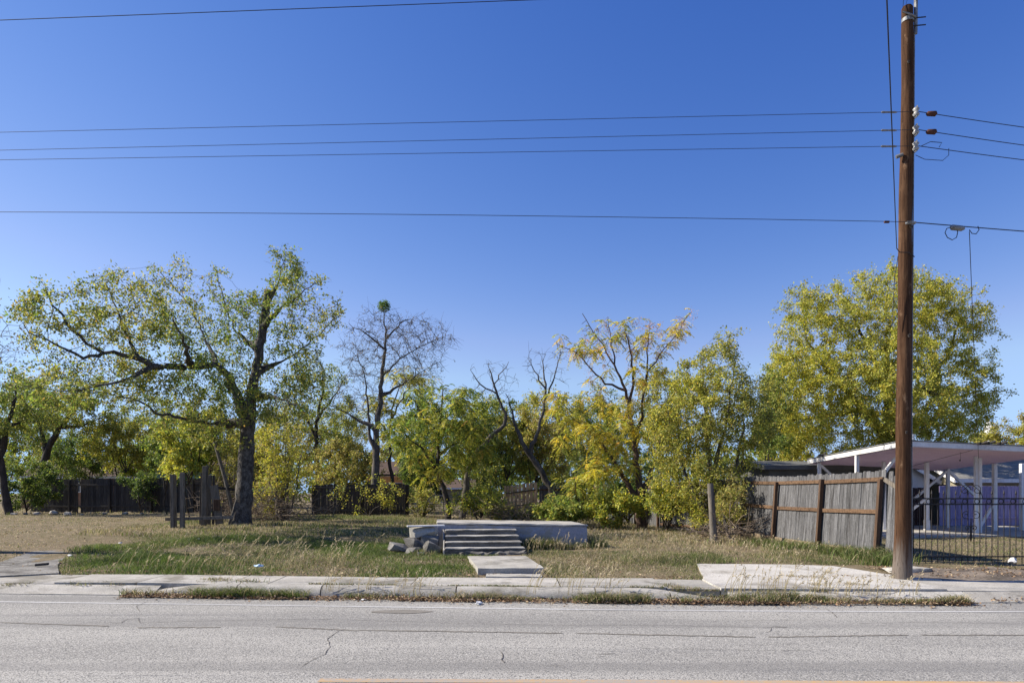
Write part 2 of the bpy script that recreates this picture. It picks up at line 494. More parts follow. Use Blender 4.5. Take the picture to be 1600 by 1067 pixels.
def road_line(name, mat, x0, x1, yc, wd, z, label, fb=1.0, n=60, skip=()):
    mb = MB()
    xx = np.linspace(x0, x1, n)
    for i in range(n - 1):
        if any(a <= xx[i] <= b for a, b in skip): continue
        a, b = xx[i], xx[i + 1]
        mb.add([(a, yc + fb * cbend(a) - wd / 2, z), (b, yc + fb * cbend(b) - wd / 2, z), (b, yc + fb * cbend(b) + wd / 2, z), (a, yc + fb * cbend(a) + wd / 2, z)], [(0, 1, 2, 3)])
    return tag(mb.build(name, mat), label, kind='structure')
road_line('edge_line', 'paint_white', -60, 60, 9.45, .085, .004, 'worn white edge line painted along the street')
mb = MB()
for a, b in zip(np.linspace(-1.65, 30, 90)[:-1], np.linspace(-1.65, 30, 90)[1:]):
    f = lambda x: 5.835 - .017 * (min(x, 6) + 1.65)
    mb.add([(a, f(a) - .055, .004), (b, f(b) - .055, .004), (b, f(b) + .055, .004), (a, f(a) + .055, .004)], [(0, 1, 2, 3)])
tag(mb.build('centre_line', 'paint_yellow'), 'faded yellow centre line at the near side of the street', kind='structure')

# tar seams, streaks and cracks lying in the road surface
def crack_line(name, mat, pts, wd, z=.0045):
    mb = MB()
    pts = [Vector((p[0], p[1], z)) for p in pts]
    L = []; Rr = []
    for i, p in enumerate(pts):
        d = (pts[min(i + 1, len(pts) - 1)] - pts[max(0, i - 1)]); n = Vector((-d.y, d.x, 0)).normalized()
        ww = wd * random.uniform(.45, 1.2) * (.35 if i in (0, len(pts) - 1) else 1)
        L.append(p + n * ww / 2); Rr.append(p - n * ww / 2)
    mb.sheet([Rr, L])
    return mb.build(name, mat, road)
def G(px, py, z=0.0):
    d = (EYE - z) * F / (py - HOR)
    return ((px - 800) / F * d, d)
def wander(a, b, n, amp):
    out = []
    for i in range(n):
        f = i / (n - 1)
        out.append((a[0] + (b[0] - a[0]) * f + random.uniform(-amp, amp) * (0 < f < 1), a[1] + (b[1] - a[1]) * f + random.uniform(-amp, amp) * (0 < f < 1)))
    return out
for (x0, y0, x1, y1) in ((0, 972, 170, 978), (215, 980, 345, 980), (430, 979, 560, 985), (560, 984, 880, 989), (900, 989, 1180, 995), (1200, 995, 1420, 992), (1440, 992, 1640, 992)):
    crack_line('tar_seam', 'seam', wander(G(x0, y0), G(x1, y1), 40, .016), .05)
for pts, wd in (([(135, 972), (190, 973), (200, 967), (217, 966), (219, 973), (300, 970), (420, 968), (520, 967)], .012),
                ([(218, 955), (213, 947), (228, 940)], .012), ([(468, 1044), (490, 1030), (508, 1022), (516, 1010), (512, 998), (530, 984)], .012),
                ([(782, 1017), (786, 1025), (784, 1030), (788, 1036)], .015), ([(545, 968), (700, 973), (860, 976), (1060, 977)], .008),
                ([(1185, 980), (1230, 980), (1205, 978)], .02), ([(1195, 989), (1204, 985), (1205, 980)], .01), ([(1060, 977), (1180, 980)], .01),
                ([(1150, 969), (1300, 968)], .008), ([(1290, 951), (1300, 956), (1308, 965)], .012), ([(1340, 974), (1450, 972), (1590, 974)], .009),
                ([(1000, 1013), (1120, 1015), (1270, 1016)], .008), ([(1380, 1001), (1420, 1001)], .015), ([(262, 1011), (275, 1010)], .015), ([(850, 1040), (880, 1039)], .015),
                ([(930, 1022), (960, 1021)], .02), ([(1060, 1012), (1100, 1012)], .01)):
    g2 = [G(*q) for q in pts]; full = []
    for a, b in zip(g2[:-1], g2[1:]): full += wander(a, b, max(4, int(math.hypot(a[0] - b[0], a[1] - b[1]) / .06)), .008)
    crack_line('crack', 'crack', full, wd * .72)
mb = MB()
c0 = G(628, 955.5)
mb.add([(c0[0] + math.cos(a) * .42 * random.uniform(.85, 1.1), c0[1] + math.sin(a) * .14 * random.uniform(.8, 1.1), .0055) for a in np.linspace(0, 2 * math.pi, 16, endpoint=False)], [tuple(range(16))])
mb.build('dirt_stain', 'seam', road)

# sidewalk slabs
walk = tag(MB().poly([(-16, 10.6 + 1.28), (-15.9, 10.6 + 1.28), (-15.9, 11.4 + 1.28), (-16, 11.4 + 1.28)], .05, .06).build('sidewalk', 'concrete'), 'weathered concrete sidewalk of separate slabs', kind='structure')
jx = [-15.5, -13.4, -11.2, -9.3, -7.45, -6.05, -4.55, -3.9, -1.6, .75, 2.35, 3.15, 4.9, 6.55, 8.3, 10.2, 12.2, 14.5]
for i in range(len(jx) - 1):
    a, b = jx[i] + .012, jx[i + 1] - .012
    xx = np.linspace(a, b, 5)
    dz = random.uniform(-.008, .008); tl = random.uniform(-.01, .01)
    back = 11.5 + (.05 if a > 2 else 0)
    front = 10.505
    rows = []
    for k, f in enumerate((0, .5, 1)):
        zf = [.158, .162, .17][k]
        if a > 6 or b < -6.4: zf = [.125, .138, .15][k]
        rows.append([Vector((x, front + (back - front) * f + float(bend(x)), zf + dz + tl * (x - a) / (b - a))) for x in xx])
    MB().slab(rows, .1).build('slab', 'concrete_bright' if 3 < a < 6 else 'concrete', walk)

# kerb in cast segments, rounded top, ends dropping to the gutter
kerb = tag(MB().poly([(-5.7, 10.33 + .46), (-5.65, 10.33 + .46), (-5.65, 10.47 + .46), (-5.7, 10.47 + .46)], .02, .03).build('kerb', 'concrete'), 'rounded concrete kerb with drooping ends', kind='structure')
kx = [-5.6, -4.3, -2.95, -.85, 1.25, 2.35, 3.2]
def khgt(x): return .02 + .145 * float(ss(-6.2, -4.6, x)) * float(1 - ss(1.9, 3.3, x))
for i in range(len(kx) - 1):
    a, b = kx[i] + .01, kx[i + 1] - .01
    xx = np.linspace(a, b, 9)
    prof = []
    for x in xx:
        h = khgt(x); by = float(bend(x)) + random.uniform(-.004, .004)
        if x > 1.6: by += -.10 * float(ss(1.6, 3.2, x))
        r = min(.05, h * .6)
        prof.append([(10.25, -.04), (10.262, h * .28), (10.29, h * .58), (10.325, h * .82), (10.37, h * .95), (10.42, h), (10.49, h + .002), (10.49, -.04)])
        prof[-1] = [Vector((x, y + by, z)) for y, z in prof[-1]]
    mb = MB(); mb.sheet(prof)
    n = len(prof[0]); mb.add(prof[0], [tuple(range(n))]); mb.add(prof[-1], [tuple(reversed(range(n)))])
    mb.build('kerb_segment', 'concrete', kerb)
# aprons where the kerb drops: left driveway, right driveway and beyond
for nm, x0, x1, lab in (('driveway_apron', -15.5, -5.62, 'sloping concrete apron of the left driveway'), ('driveway_apron', 3.25, 6.75, 'sloping concrete apron of the right driveway'), ('driveway_apron', 6.77, 14.5, 'sloping concrete strip along the street right of the pole')):
    xx = np.linspace(x0, x1, 24)
    rows = [[Vector((x, y + float(bend(x)), z + random.uniform(-.003, .003))) for x in xx] for y, z in ((10.18, .012), (10.34, .06), (10.497, .122))]
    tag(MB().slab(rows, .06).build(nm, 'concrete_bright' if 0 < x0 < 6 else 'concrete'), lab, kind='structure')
# left driveway slab
pts = [G(-330, 905, .16), G(-60, 902, .16), G(92, 896, .16), G(90, 884, .18), G(105, 869, .22), G(100, 860, .26), G(50, 862, .26), G(0, 876, .24), G(-120, 886, .2)]
DRIVE = list(pts)
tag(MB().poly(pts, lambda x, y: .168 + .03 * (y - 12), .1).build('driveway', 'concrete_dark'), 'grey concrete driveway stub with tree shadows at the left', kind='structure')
# right driveway pad, very pale
pts = [(3.2, 11.36), (5.0, 11.28), (6.3, 11.26), (7.1, 11.28), (6.75, 11.6), (6.5, 12.0), (6.32, 12.6), (6.12, 13.05), (5.4, 13.25), (4.4, 13.33), (3.62, 13.38)]
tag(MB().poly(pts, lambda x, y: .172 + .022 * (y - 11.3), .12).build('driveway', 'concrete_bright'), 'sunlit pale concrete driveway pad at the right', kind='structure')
# ------------------------------------------------------------------ concrete porch slab, steps, walkway, rubble
LA = 0.11                                   # the lot runs askew to the street
U = Vector((math.cos(LA), math.sin(LA), 0)); V = Vector((-math.sin(LA), math.cos(LA), 0))
def rough_box(o, w_, d_, h_, zt, seg=(8, 4, 3), amp=.008, seed=1):
    """box with slightly uneven, chipped faces; o = front left corner, zt(u,v) top height, base at zt-h"""
    r = random.Random(seed)
    mb = MB(); nu, nv, nh = seg
    def P(i, j, k):
        u = w_ * i / nu; v = d_ * j / nv
        z = zt(u, v) - h_ * (1 - k / nh)
        rr = random.Random(hash((seed, i, j, k)))
        e = (i in (0, nu)) + (j in (0, nv)) + (k == nh)
        a = amp * (2.2 if e >= 2 else 1)
        pull = .012 if e >= 2 and k == nh else 0
        return o + U * (u + rr.uniform(-a, a) + (pull if i == 0 else -pull if i == nu else 0)) + V * (v + rr.uniform(-a, a) + (pull if j == 0 else 0)) + Vector((0, 0, z + rr.uniform(-a, a) - pull * .6))
    def face(f, n1, n2):
        g = [[f(a, b) for a in range(n1 + 1)] for b in range(n2 + 1)]
        vs = [p for q in g for p in q]
        mb.add(vs, [(b * (n1 + 1) + a, b * (n1 + 1) + a + 1, (b + 1) * (n1 + 1) + a + 1, (b + 1) * (n1 + 1) + a) for a in range(n1) for b in range(n2)])
    face(lambda a, b: P(a, 0, b), nu, nh); face(lambda a, b: P(nu - a, nv, b), nu, nh)
    face(lambda a, b: P(0, nv - a, b), nv, nh); face(lambda a, b: P(nu, a, b), nv, nh)
    face(lambda a, b: P(a, b, nh), nu, nv)
    return mb
PO = Vector((-1.74, 15.95, 0))
e = empty('porch_foundation', (PO.x + 1.7, PO.y + 1, .3), 'low concrete porch foundation with flaking blue-grey paint', 'foundation')
zt = lambda u, v: .915 - .018 * u + .0 * v
rough_box(PO, 3.56, 2.0, .75, lambda u, v: zt(u, v) - .045, (14, 6, 5), .006, 3).build('foundation_block', 'paint_flaking', e)
rough_box(PO - U * .02 - V * .02, 3.60, 2.04, .04, zt, (18, 6, 1), .003, 4).build('slab_top', 'concrete', e)
# steps: four treads
SO = PO + U * .17
st = empty('front_steps', (SO.x + .8, SO.y - .6, .3), 'worn concrete steps leading up to the porch foundation', 'steps')
for k, (v0, z, wl, wr) in enumerate(((-1.22, .415, -.01, 1.72), (-.92, .53, 0, 1.68), (-.62, .648, 0, 1.66), (-.32, .765, 0, 1.64))):
    o = SO + V * v0 + U * wl
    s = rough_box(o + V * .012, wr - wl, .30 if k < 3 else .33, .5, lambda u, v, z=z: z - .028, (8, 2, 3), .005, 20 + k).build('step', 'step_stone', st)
    rough_box(o - V * .006, wr - wl + .02, .315 if k < 3 else .345, .026, lambda u, v, z=z: z, (10, 2, 1), .0025, 40 + k).build('tread', 'concrete', s)
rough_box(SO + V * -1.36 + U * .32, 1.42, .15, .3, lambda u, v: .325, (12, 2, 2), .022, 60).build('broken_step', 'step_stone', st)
rough_box(SO + V * -1.2 - U * .055, .05, 1.18, .75, lambda u, v: .37 + .34 * v / 1.0, (1, 6, 3), .004, 70).build('side_edge', 'concrete', st)
# walkway slab ending in a small step above the sidewalk
wk = [(-.60, 12.02), (.565, 12.08), (.28, 14.42), (-.93, 14.3)]
g = []
for b in range(7):
    f = b / 6
    g.append([Vector((wk[0][0] * (1 - f) + wk[3][0] * f + (wk[1][0] * (1 - f) + wk[2][0] * f - wk[0][0] * (1 - f) - wk[3][0] * f) * a / 8,
                      wk[0][1] * (1 - f) + wk[3][1] * f + (wk[1][1] - wk[0][1]) * a / 8 + (random.uniform(-.02, .02) if b in (0, 6) else 0), .285 + random.uniform(-.006, .006) - (.012 if b == 0 else 0))) for a in range(9)])
tag(MB().slab(g, .2).build('walkway', 'concrete'), 'short raised walkway slab in front of the steps', kind='structure')
tag(MB().slab([[Vector((-.45 + .12 * a, 11.62 + .2 * b - .01 * a, .185 + random.uniform(-.005, .005))) for a in range(9)] for b in range(3)], .1).build('walkway', 'concrete'), 'thin slab strip between the walkway and the sidewalk', kind='structure')

def rock(c, size, seed, rot=0, name='rubble', mat='stone', tilt=(0, 0), boxy=.45):
    bm = bmesh.new(); r = random.Random(seed)
    for _ in range(34):
        v = Vector((r.uniform(-1, 1), r.uniform(-1, 1), r.uniform(-1, 1)))
        mx = max(abs(v.x), abs(v.y), abs(v.z)) * boxy + v.length * (1 - boxy); v = v / mx * r.uniform(.7, 1)
        bm.verts.new((v.x * size[0] / 2, v.y * size[1] / 2, v.z * size[2] / 2))
    h = bmesh.ops.convex_hull(bm, input=bm.verts)
    bmesh.ops.delete(bm, geom=[x for x in h['geom_interior'] if isinstance(x, bmesh.types.BMVert)], context='VERTS')
    me = bpy.data.meshes.new(name); bm.to_mesh(me); bm.free()
    o = link(name, me, mat); o.location = c; o.rotation_euler = (tilt[0], tilt[1], rot)
    return o
# broken concrete beside the steps
for (c, sz, sd_, rot, mt, tl, lab) in (
    ((-2.03, 15.60, .70), (.72, .62, .32), 11, .08, 'concrete', (.04, -.1), 'large broken concrete chunk leaning on rubble left of the steps'),
    ((-2.45, 15.25, .37), (.62, .50, .19), 12, .5, 'concrete_dark', (.12, .18), 'tilted flat concrete piece at the far left of the rubble'),
    ((-2.16, 15.45, .42), (.50, .50, .42), 13, .9, 'concrete_dark', (0, 0), 'dark concrete piece wedged under the large broken chunk'),
    ((-1.76, 15.05, .36), (.40, .32, .34), 14, .3, 'concrete_dark', (.3, .5), 'pointed concrete piece against the left edge of the steps'),
    ((-1.86, 15.42, .46), (.42, .36, .40), 15, 0, 'concrete_dark', (.1, .2), 'squarish concrete piece between the rubble and the steps'),
    ((-2.20, 15.05, .30), (.42, .34, .22), 17, 1.2, 'concrete_dark', (.1, -.2), 'low concrete piece at the front of the rubble'),
    ((-1.98, 14.85, .27), (.17, .14, .1), 16, 0, 'plastic_white', (0, 0), 'small white lump at the foot of the rubble')):
    tag(rock(c, sz, sd_, rot, 'concrete_chunk', mt, tl, 1.0), lab, 'concrete chunk', 'broken concrete beside the steps')
mb = MB(); mb.beam((-2.36, 15.35, .855), (-1.54, 15.55, .865), .16, .03, bev=.004); tag(mb.build('plank', 'white_paint'), 'thin pale plank lying across the broken chunk onto the porch', 'plank')

# ------------------------------------------------------------------ utility pole and wires
PB = Vector((6.52, 11.42, .12)); PT = Vector((6.62, 11.42, 9.73))
def on_pole(z): return PB.lerp(PT, (z - PB.z) / (PT.z - PB.z))
def prad(z): return .122 - .033 * (z - .12) / 9.6 + .026 * max(0, 1 - z / 1.6) ** 1.5
pole = empty('utility_pole', PB, 'tall brown wooden utility pole beside the driveway', 'utility pole')
zz = [-.1, .05, .2, .5] + list(np.linspace(1, 9.6, 30)) + [9.7, 9.73]
mb = MB(); pts = []; n = 20
for z in zz: pts.append(on_pole(z) + Vector((.008 * math.sin(z * 1.7), .008 * math.cos(z * 1.3), 0)))
mb.tube(pts, [prad(max(z, .12)) * (1.06 if z < .3 else 1) * (.8 if z > 9.71 else 1) + .002 * math.sin(z * 5) for z in zz], n)
mb.build('shaft', 'pole_wood', pole)
mb = MB(); mb.tube([on_pole(z) + Vector((prad(z) + .012, -.02, 0)) for z in (.2, 3, 6, 9, 9.9)], .012, 6); mb.build('ground_conduit', 'galv', pole)
mb = MB(); mb.tube([on_pole(z) + Vector((prad(9) + .03, -.03, 0)) for z in (9.25, 9.88)], .026, 8); mb.build('top_bracket', 'galv', pole)
mb = MB(); c = on_pole(9.86) + Vector((.13, -.03, 0)); mb.tube([c, c + Vector((0, 0, .03)), c + Vector((0, 0, .05)), c + Vector((0, 0, .12)), c + Vector((0, 0, .2))], [.05, .1, .105, .06, .03], 12); TOPI = c + Vector((0, 0, .2)); mb.build('top_insulator', 'rust', pole)
for z in (9.50, 9.37):
    mb = MB(); mb.tube([on_pole(z) + Vector((.05, -.05, 0)), on_pole(z) + Vector((.26, -.07, .005))], .010, 6); mb.build('through_bolt', 'iron', pole)
mb = MB(); mb.tube([on_pole(9.58) + Vector((-.12, -.06, .02)), on_pole(9.5) + Vector((0, -.13, 0)), on_pole(9.45) + Vector((.1, -.06, .06))], .016, 6)
mb.tube([on_pole(z) for z in (9.46, 9.52)], prad(9.5) + .006, 16); mb.build('metal_band', 'galv', pole)
for (x, y, z, s) in ((-.03, -.14, 8.75, .03), (0.02, -.16, 6.0, .03), (0.0, -.17, 4.2, .035), (-.04, -.17, 2.6, .03)):
    o = rock(on_pole(z) + Vector((x, y + (z - .12) * .006, 0)), (s * 1.6, s, s * 2.2), int(z * 100), 0, 'knot', 'bark_dark'); o.parent = pole; o.location -= PB
WZ = {}
for k, py in enumerate((182, 210, 235)):
    z = EYE + (HOR - py) / F * 11.42; WZ[k] = z
    c = on_pole(z) + Vector((.08, -.13, 0))
    i_ = MB(); i_.tube([c + Vector((0, 0, -.07)), c + Vector((0, 0, -.045)), c + Vector((0, 0, -.01)), c + Vector((0, 0, .01)), c + Vector((0, 0, .045)), c + Vector((0, 0, .07))], [.03, .055, .035, .035, .055, .03], 10)
    o = i_.build('spool_insulator', 'porcelain', pole)
    MB().tube([c + Vector((0, .12, -.085)), c + Vector((0, -.03, -.085)), c + Vector((0, -.03, .085)), c + Vector((0, .12, .085))], .012, 5).build('clevis', 'galv', o)
MB().tube([on_pole(WZ[2] - .14) + Vector((-.2, -.05, 0)), on_pole(WZ[2] - .14) + Vector((-.1, -.08, .03))], .03, 6).build('bolt_head', 'galv', pole)
zp = EYE + (HOR - 354) / F * 11.42
MB().box(on_pole(zp) + Vector((0, -.15, 0)), (.16, .06, .04), bev=.01).build('cable_clamp', 'galv', pole)
MB().tube([on_pole(5.62) + Vector((-.2, -.1, .03)), on_pole(5.6) + Vector((-.16, -.12, -.02)), on_pole(5.56) + Vector((-.02, -.15, 0)), on_pole(5.5) + Vector((.08, -.13, 0))], .008, 5).build('drop_hook', 'iron', pole)
MB().tube([on_pole(5.52) + Vector((-.18, -.1, .0)), on_pole(5.35) + Vector((-.2, -.1, 0)), on_pole(5.2) + Vector((-.22, -.08, 0)), on_pole(4.4) + Vector((-.23, -.05, 0))], .006, 5).build('tail_wire', 'wire_black', pole)
for z in (2.9, 2.55, 2.5):
    MB().box(on_pole(z) + Vector((.09, -.13, 0)), (.03, .012, .04)).build('tag_plate', 'plastic_white', pole)

def wire(a, b, label, rad=.009, sag=0.0, n=24, cat='wire', group='overhead wires along the street', name='overhead_wire', mid=()):
    a = Vector(a); b = Vector(b); pts = []
    for i in range(n + 1):
        f = i / n; p = a.lerp(b, f); p.z -= sag * 4 * f * (1 - f); pts.append(p)
    mb = MB(); mb.tube(pts, rad, 5)
    return tag(mb.build(name, 'wire_black'), label, cat, group)
def wirepts(px0, py0, d0, pole_pt, ext):
    a = Vector(W(px0, py0, d0)); d = a - pole_pt
    return pole_pt + d * ext
lefts = ((0, 207, 'highest of the three thin wires strung close together left of the pole'), (0, 235, 'middle one of the three close thin wires left of the pole'), (0, 250, 'lowest of the three close thin wires left of the pole'))
for k, (px, py, lab) in enumerate(lefts):
    pp = on_pole(WZ[k]) + Vector((.05, -.14, 0))
    o = wire(pp, wirepts(px, py, 12.0, pp, 1.9), lab, .0042, .0)
    c = pp + (Vector(W(px, py, 12.0)) - pp).normalized() * .42
    b = MB(); b.tube([c + Vector((-.12, 0, 0)), c + Vector((-.1, 0, .0)), c, c + Vector((.1, 0, 0)), c + Vector((.14, 0, 0))], [.01, .018, .014, .018, .01], 6); b.build('preformed_grip', 'galv', o)
pp = TOPI
wire(pp, wirepts(0, 32, 12.0, pp, 1.9), 'topmost wire crossing the upper left sky', .0065)
wire(pp, (24, 11.3, 9.62), 'topmost wire leaving the pole top to the right', .0065)
pp = on_pole(zp) + Vector((0, -.19, 0))
pw = wire(pp, wirepts(0, 342, 12.0, pp, 1.9), 'lowest single cable strung across the sky left of the pole', .005, -.12)
c = pp + Vector((-.42, 0, .0)); MB().box(c, (.08, .03, .03)).build('cable_clip', 'rust', pw)
for k, (py, lab) in enumerate(((193, 'highest of the three wires right of the pole with a dark strain insulator'), (221, 'second wire right of the pole with a dark strain insulator'), (244, 'third wire right of the pole with small looped tails'))):
    pp = on_pole(WZ[k]) + Vector((.12, -.14, 0)); q = Vector(W(1600, py, 11.4)); d = q - pp
    o = wire(pp, pp + d * 6, lab, .0062, .12)
    if k < 2:
        c = pp + d.normalized() * .22 - Vector((0, 0, .012))
        b = MB(); b.tube([c + Vector((-.09, 0, 0)), c + Vector((-.06, 0, 0)), c + Vector((.06, 0, 0)), c + Vector((.09, 0, 0))], [.012, .04, .045, .012], 8); b.build('strain_insulator', 'rust', o)
    else:
        MB().tube([pp + Vector((.05, 0, 0)), pp + Vector((.2, 0, .07)), pp + Vector((.38, -.01, .05)), pp + Vector((.34, 0, -.02))], .006, 5).build('jumper_loop', 'wire_black', o)
        MB().tube([pp + Vector((.5, 0, -.04)), pp + Vector((.5, 0, -.15)), pp + Vector((.4, 0, -.24)), pp + Vector((.1, 0, -.22)), pp + Vector((-.05, 0, -.15))], .005, 5).build('jumper_loop', 'wire_black', o)
pp = on_pole(zp) + Vector((.05, -.17, 0)); q = Vector(W(1600, 359, 11.4)); d = q - pp
o = wire(pp, pp + d * 6, 'lowest cable right of the pole carrying a grey splice case', .0085, .05)
def on_w(px): return pp + d * ((W(px, 355, 11.4).x - pp.x) / d.x)
a = on_w(1479) + Vector((0, 0, -.04)); b_ = on_w(1502) + Vector((0, 0, -.05))
sc = empty('splice_case', a, 'grey splice case hanging under the low cable right of the pole', 'splice case')
mb = MB(); mb.tube([a, a + (b_ - a) * .12, a + (b_ - a) * .8, b_], [.02, .045, .045, .015], 10); mb.build('case', 'galv', sc)
MB().tube([a, a + Vector((-.06, 0, -.02)), a + Vector((-.09, 0, -.09)), a + Vector((-.05, 0, -.17)), a + Vector((.03, 0, -.21)), a + Vector((.1, 0, -.17)), a + Vector((.12, 0, -.08)), a + Vector((.1, 0, -.02))], .007, 5).build('cable_loop', 'wire_black', sc)
a = on_w(1512); e1 = Vector(W(1529, 716, 21.1))
wire(a + Vector((-.02, 0, -.1)), e1, 'thin service cable dropping from the low cable to the carport', .006, .1, group='service drops')
o = bpy.data.objects[-1] if False else None
MB_ = MB(); MB_.tube([a + Vector((.12, 0, .0)), a + Vector((.14, 0, -.06)), a + Vector((.09, 0, -.13)), a + Vector((.02, 0, -.12)), a + Vector((-.02, 0, -.06)), a + Vector((-.02, 0, -.12))], .007, 5); MB_.build('cable_tail', 'wire_black', sc)
pq = on_pole(5.62) + Vector((-.2, -.1, .03)); d = Vector((3.3, 6.0, 5.93)) - pq
wire(pq, pq + d * 5.2, 'dark cable rising steeply beside the pole and crossing over the street', .0065, .25, n=60, group='service drops')
pq = on_pole(9.58) + Vector((-.12, -.06, .02)); wire(pq, pq + Vector((-2.2, -4.5, .9)), 'fine tie wire leaving the pole top towards the street', .004, -.25, group='pole top tie wires')
pq = on_pole(9.66) + Vector((-.08, -.08, .02)); wire(pq, pq + Vector((-.9, -3.0, 1.6)), 'second fine wire leaving the pole top upwards', .003, 0, group='pole top tie wires')

# ------------------------------------------------------------------ picket fences
def picket_mesh(wd, h, th, seed, dog=True):
    r = random.Random(seed); mb = MB(); c = .025 if dog else 0
    prof = [(-wd / 2, 0), (wd / 2, 0), (wd / 2 + r.uniform(-.003, .003), h - c), (wd / 2 - c, h), (-wd / 2 + c, h + r.uniform(-.008, .004)), (-wd / 2, h - c)]
    n = len(prof); wv = r.uniform(-.006, .006)
    f = lambda x, z, y: Vector((x, y + wv * math.sin(z * 1.8), z))
    vs = [f(x, z, -th / 2) for x, z in prof] + [f(x, z, th / 2) for x, z in prof]
    mb.add(vs, [tuple(range(n)), tuple(reversed(range(n, 2 * n)))] + [(k, k + n, (k + 1) % n + n, (k + 1) % n) for k in range(n)])
    me = bpy.data.meshes.new('picket'); me.from_pydata([tuple(v) for v in mb.v], [], mb.f); me.update()
    return me
def fence(name, A, B, label, hts, matn, cat='fence', group=None, pitch=.145, wd=.138, lean=0.0, rails=(), railmat='rail_brown', posts=(), postmat='post_brown', side=-1, kick=False, jitter=.02, miss=0.0, seed=1, z0=None, th=.018, posth=1.8):
    """pickets from A to B (xy); rails/posts stand on `side` of the pickets; hts = (height at A, height at B)"""
    A = Vector((A[0], A[1], 0)); B = Vector((B[0], B[1], 0)); L = (B - A).length; d = (B - A).normalized(); nrm = Vector((-d.y, d.x, 0)) * side
    gz = (lambda p: float(lot(p.x, p.y))) if z0 is None else (lambda p: z0)
    e = empty(name, (A.x, A.y, gz(A)), label, cat, group)
    r = random.Random(seed)
    meshes = {}
    n = int(L / pitch); ang = math.atan2(d.y, d.x)
    def leanv(z): return nrm * (-lean * z)
    for i in range(n):
        if r.random() < miss: continue
        s = (i + .5) * pitch; p = A + d * s; f = s / L
        h = hts[0] * (1 - f) + hts[1] * f; hk = round(h * 20) / 20
        vs = [(hk, q) for q in range(4)]
        key = r.choice(vs)
        if key not in meshes:
            meshes[key] = picket_mesh(wd, hk, th, seed * 100 + int(hk * 100) + key[1]); meshes[key].materials.append(M[matn])
        o = bpy.data.objects.new('picket', meshes[key]); col.objects.link(o); o.parent = e
        gp = gz(p) + .03
        o.location = p + Vector((0, 0, gp)) - e.location + nrm * r.uniform(-.004, .004) + Vector((0, 0, r.uniform(-jitter, jitter)))
        q = Quaternion((0, 0, 1), ang)
        lm = Quaternion(d, lean * side) if lean else Quaternion()
        tl = Quaternion(nrm, r.uniform(-.006, .006))
        o.rotation_mode = 'QUATERNION'; o.rotation_quaternion = lm @ tl @ q
    def off(k, z): return nrm * k - nrm * 0 + leanv(z)
    bounds = [0.0] + list(posts) + [L]
    for fr, rw in rails:
        for a, b in zip(bounds[:-1], bounds[1:]):
            if b - a < .2: continue
            pa = A + d * (a + .01); pb = A + d * (b - .01)
            za = fr * (hts[0] + (hts[1] - hts[0]) * a / L) + r.uniform(-.012, .012); zb = fr * (hts[0] + (hts[1] - hts[0]) * b / L) + r.uniform(-.012, .012)
            mb = MB(); mb.beam(pa + Vector((0, 0, gz(pa) + za)) + nrm * .034 + leanv(za), pb + Vector((0, 0, gz(pb) + zb)) + nrm * .034 + leanv(zb), .04, rw, up=(0, 0, 1), bev=.004)
            mb.build('rail', railmat, e)
    for s in posts:
        p = A + d * s; h = posth * r.uniform(.98, 1.02)
        mb = MB(); mb.beam(p + nrm * .10 + Vector((0, 0, gz(p) - .2)), p + nrm * .10 + leanv(h) + Vector((0, 0, gz(p) + h)), .09, .09, up=d, bev=.006)
        mb.build('post', postmat, e)
    if kick:
        for a, b in zip(bounds[:-1], bounds[1:]):
            if b - a < .2: continue
            pa = A + d * (a + .02); pb = A + d * (b - .02)
            mb = MB(); mb.beam(pa + Vector((0, 0, gz(pa) + .1)) + nrm * .032, pb + Vector((0, 0, gz(pb) + .1)) + nrm * .032, .025, .13, bev=.004)
            mb.build('kick_board', 'kick_tan', e)
    return e
FA = (7.80, 14.45); FB = (7.28, 21.9)
fence('picket_fence', FA, FB, 'weathered grey picket fence with brown posts and rails by the driveway', (1.86, 1.86), 'picket_grey', rails=((.905, .09), (.53, .09)), posts=(.04, 2.45, 4.9, 7.2), side=1, kick=True, lean=.075, group='grey side fence sections', seed=5, posth=1.72)
fence('picket_fence', (7.86, 13.87), (7.81, 14.42), 'short sloping end section of grey fence behind the utility pole', (1.62, 1.86), 'picket_grey', rails=((.90, .09), (.075, .09)), railmat='old_post', side=1, lean=.05, group='grey side fence sections', seed=6)
fence('picket_fence', FB, (5.9, 27.0), 'shaded grey picket fence behind the bushy tree', (1.8, 1.8), 'picket_grey', rails=((.9, .09), (.5, .09), (.1, .09)), posts=(.3, 2.6, 4.9), side=1, lean=.03, group='grey side fence sections', seed=7, miss=.02)
fence('picket_fence', (5.9, 27.0), (4.0, 36.6), 'far grey picket fence behind the chinaberry tree', (1.8, 1.8), 'picket_grey', rails=((.9, .09), (.5, .09)), posts=(.1, 2.5, 4.9, 7.3, 9.7), side=1, group='grey side fence sections', seed=8, miss=.05)
fence('picket_fence', (3.9, 36.5), (1.35, 35), 'greyed board fence beside the new tan boards at the back', (1.7, 1.7), 'picket_grey', rails=((.88, .09), (.5, .09)), posts=(.1, 2.2), side=1, group='back fences', seed=9)
fence('board_fence', (1.3, 35), (-.4, 35), 'new tan board fence section between tree trunks at the back', (1.9, 1.6), 'picket_tan', pitch=.2, wd=.17, posts=(0.05, 1.65), rails=((.8, .05), (.4, .05)), railmat='picket_dark', postmat='picket_tan', side=1, group='back fences', seed=10, jitter=.05, posth=1.7)
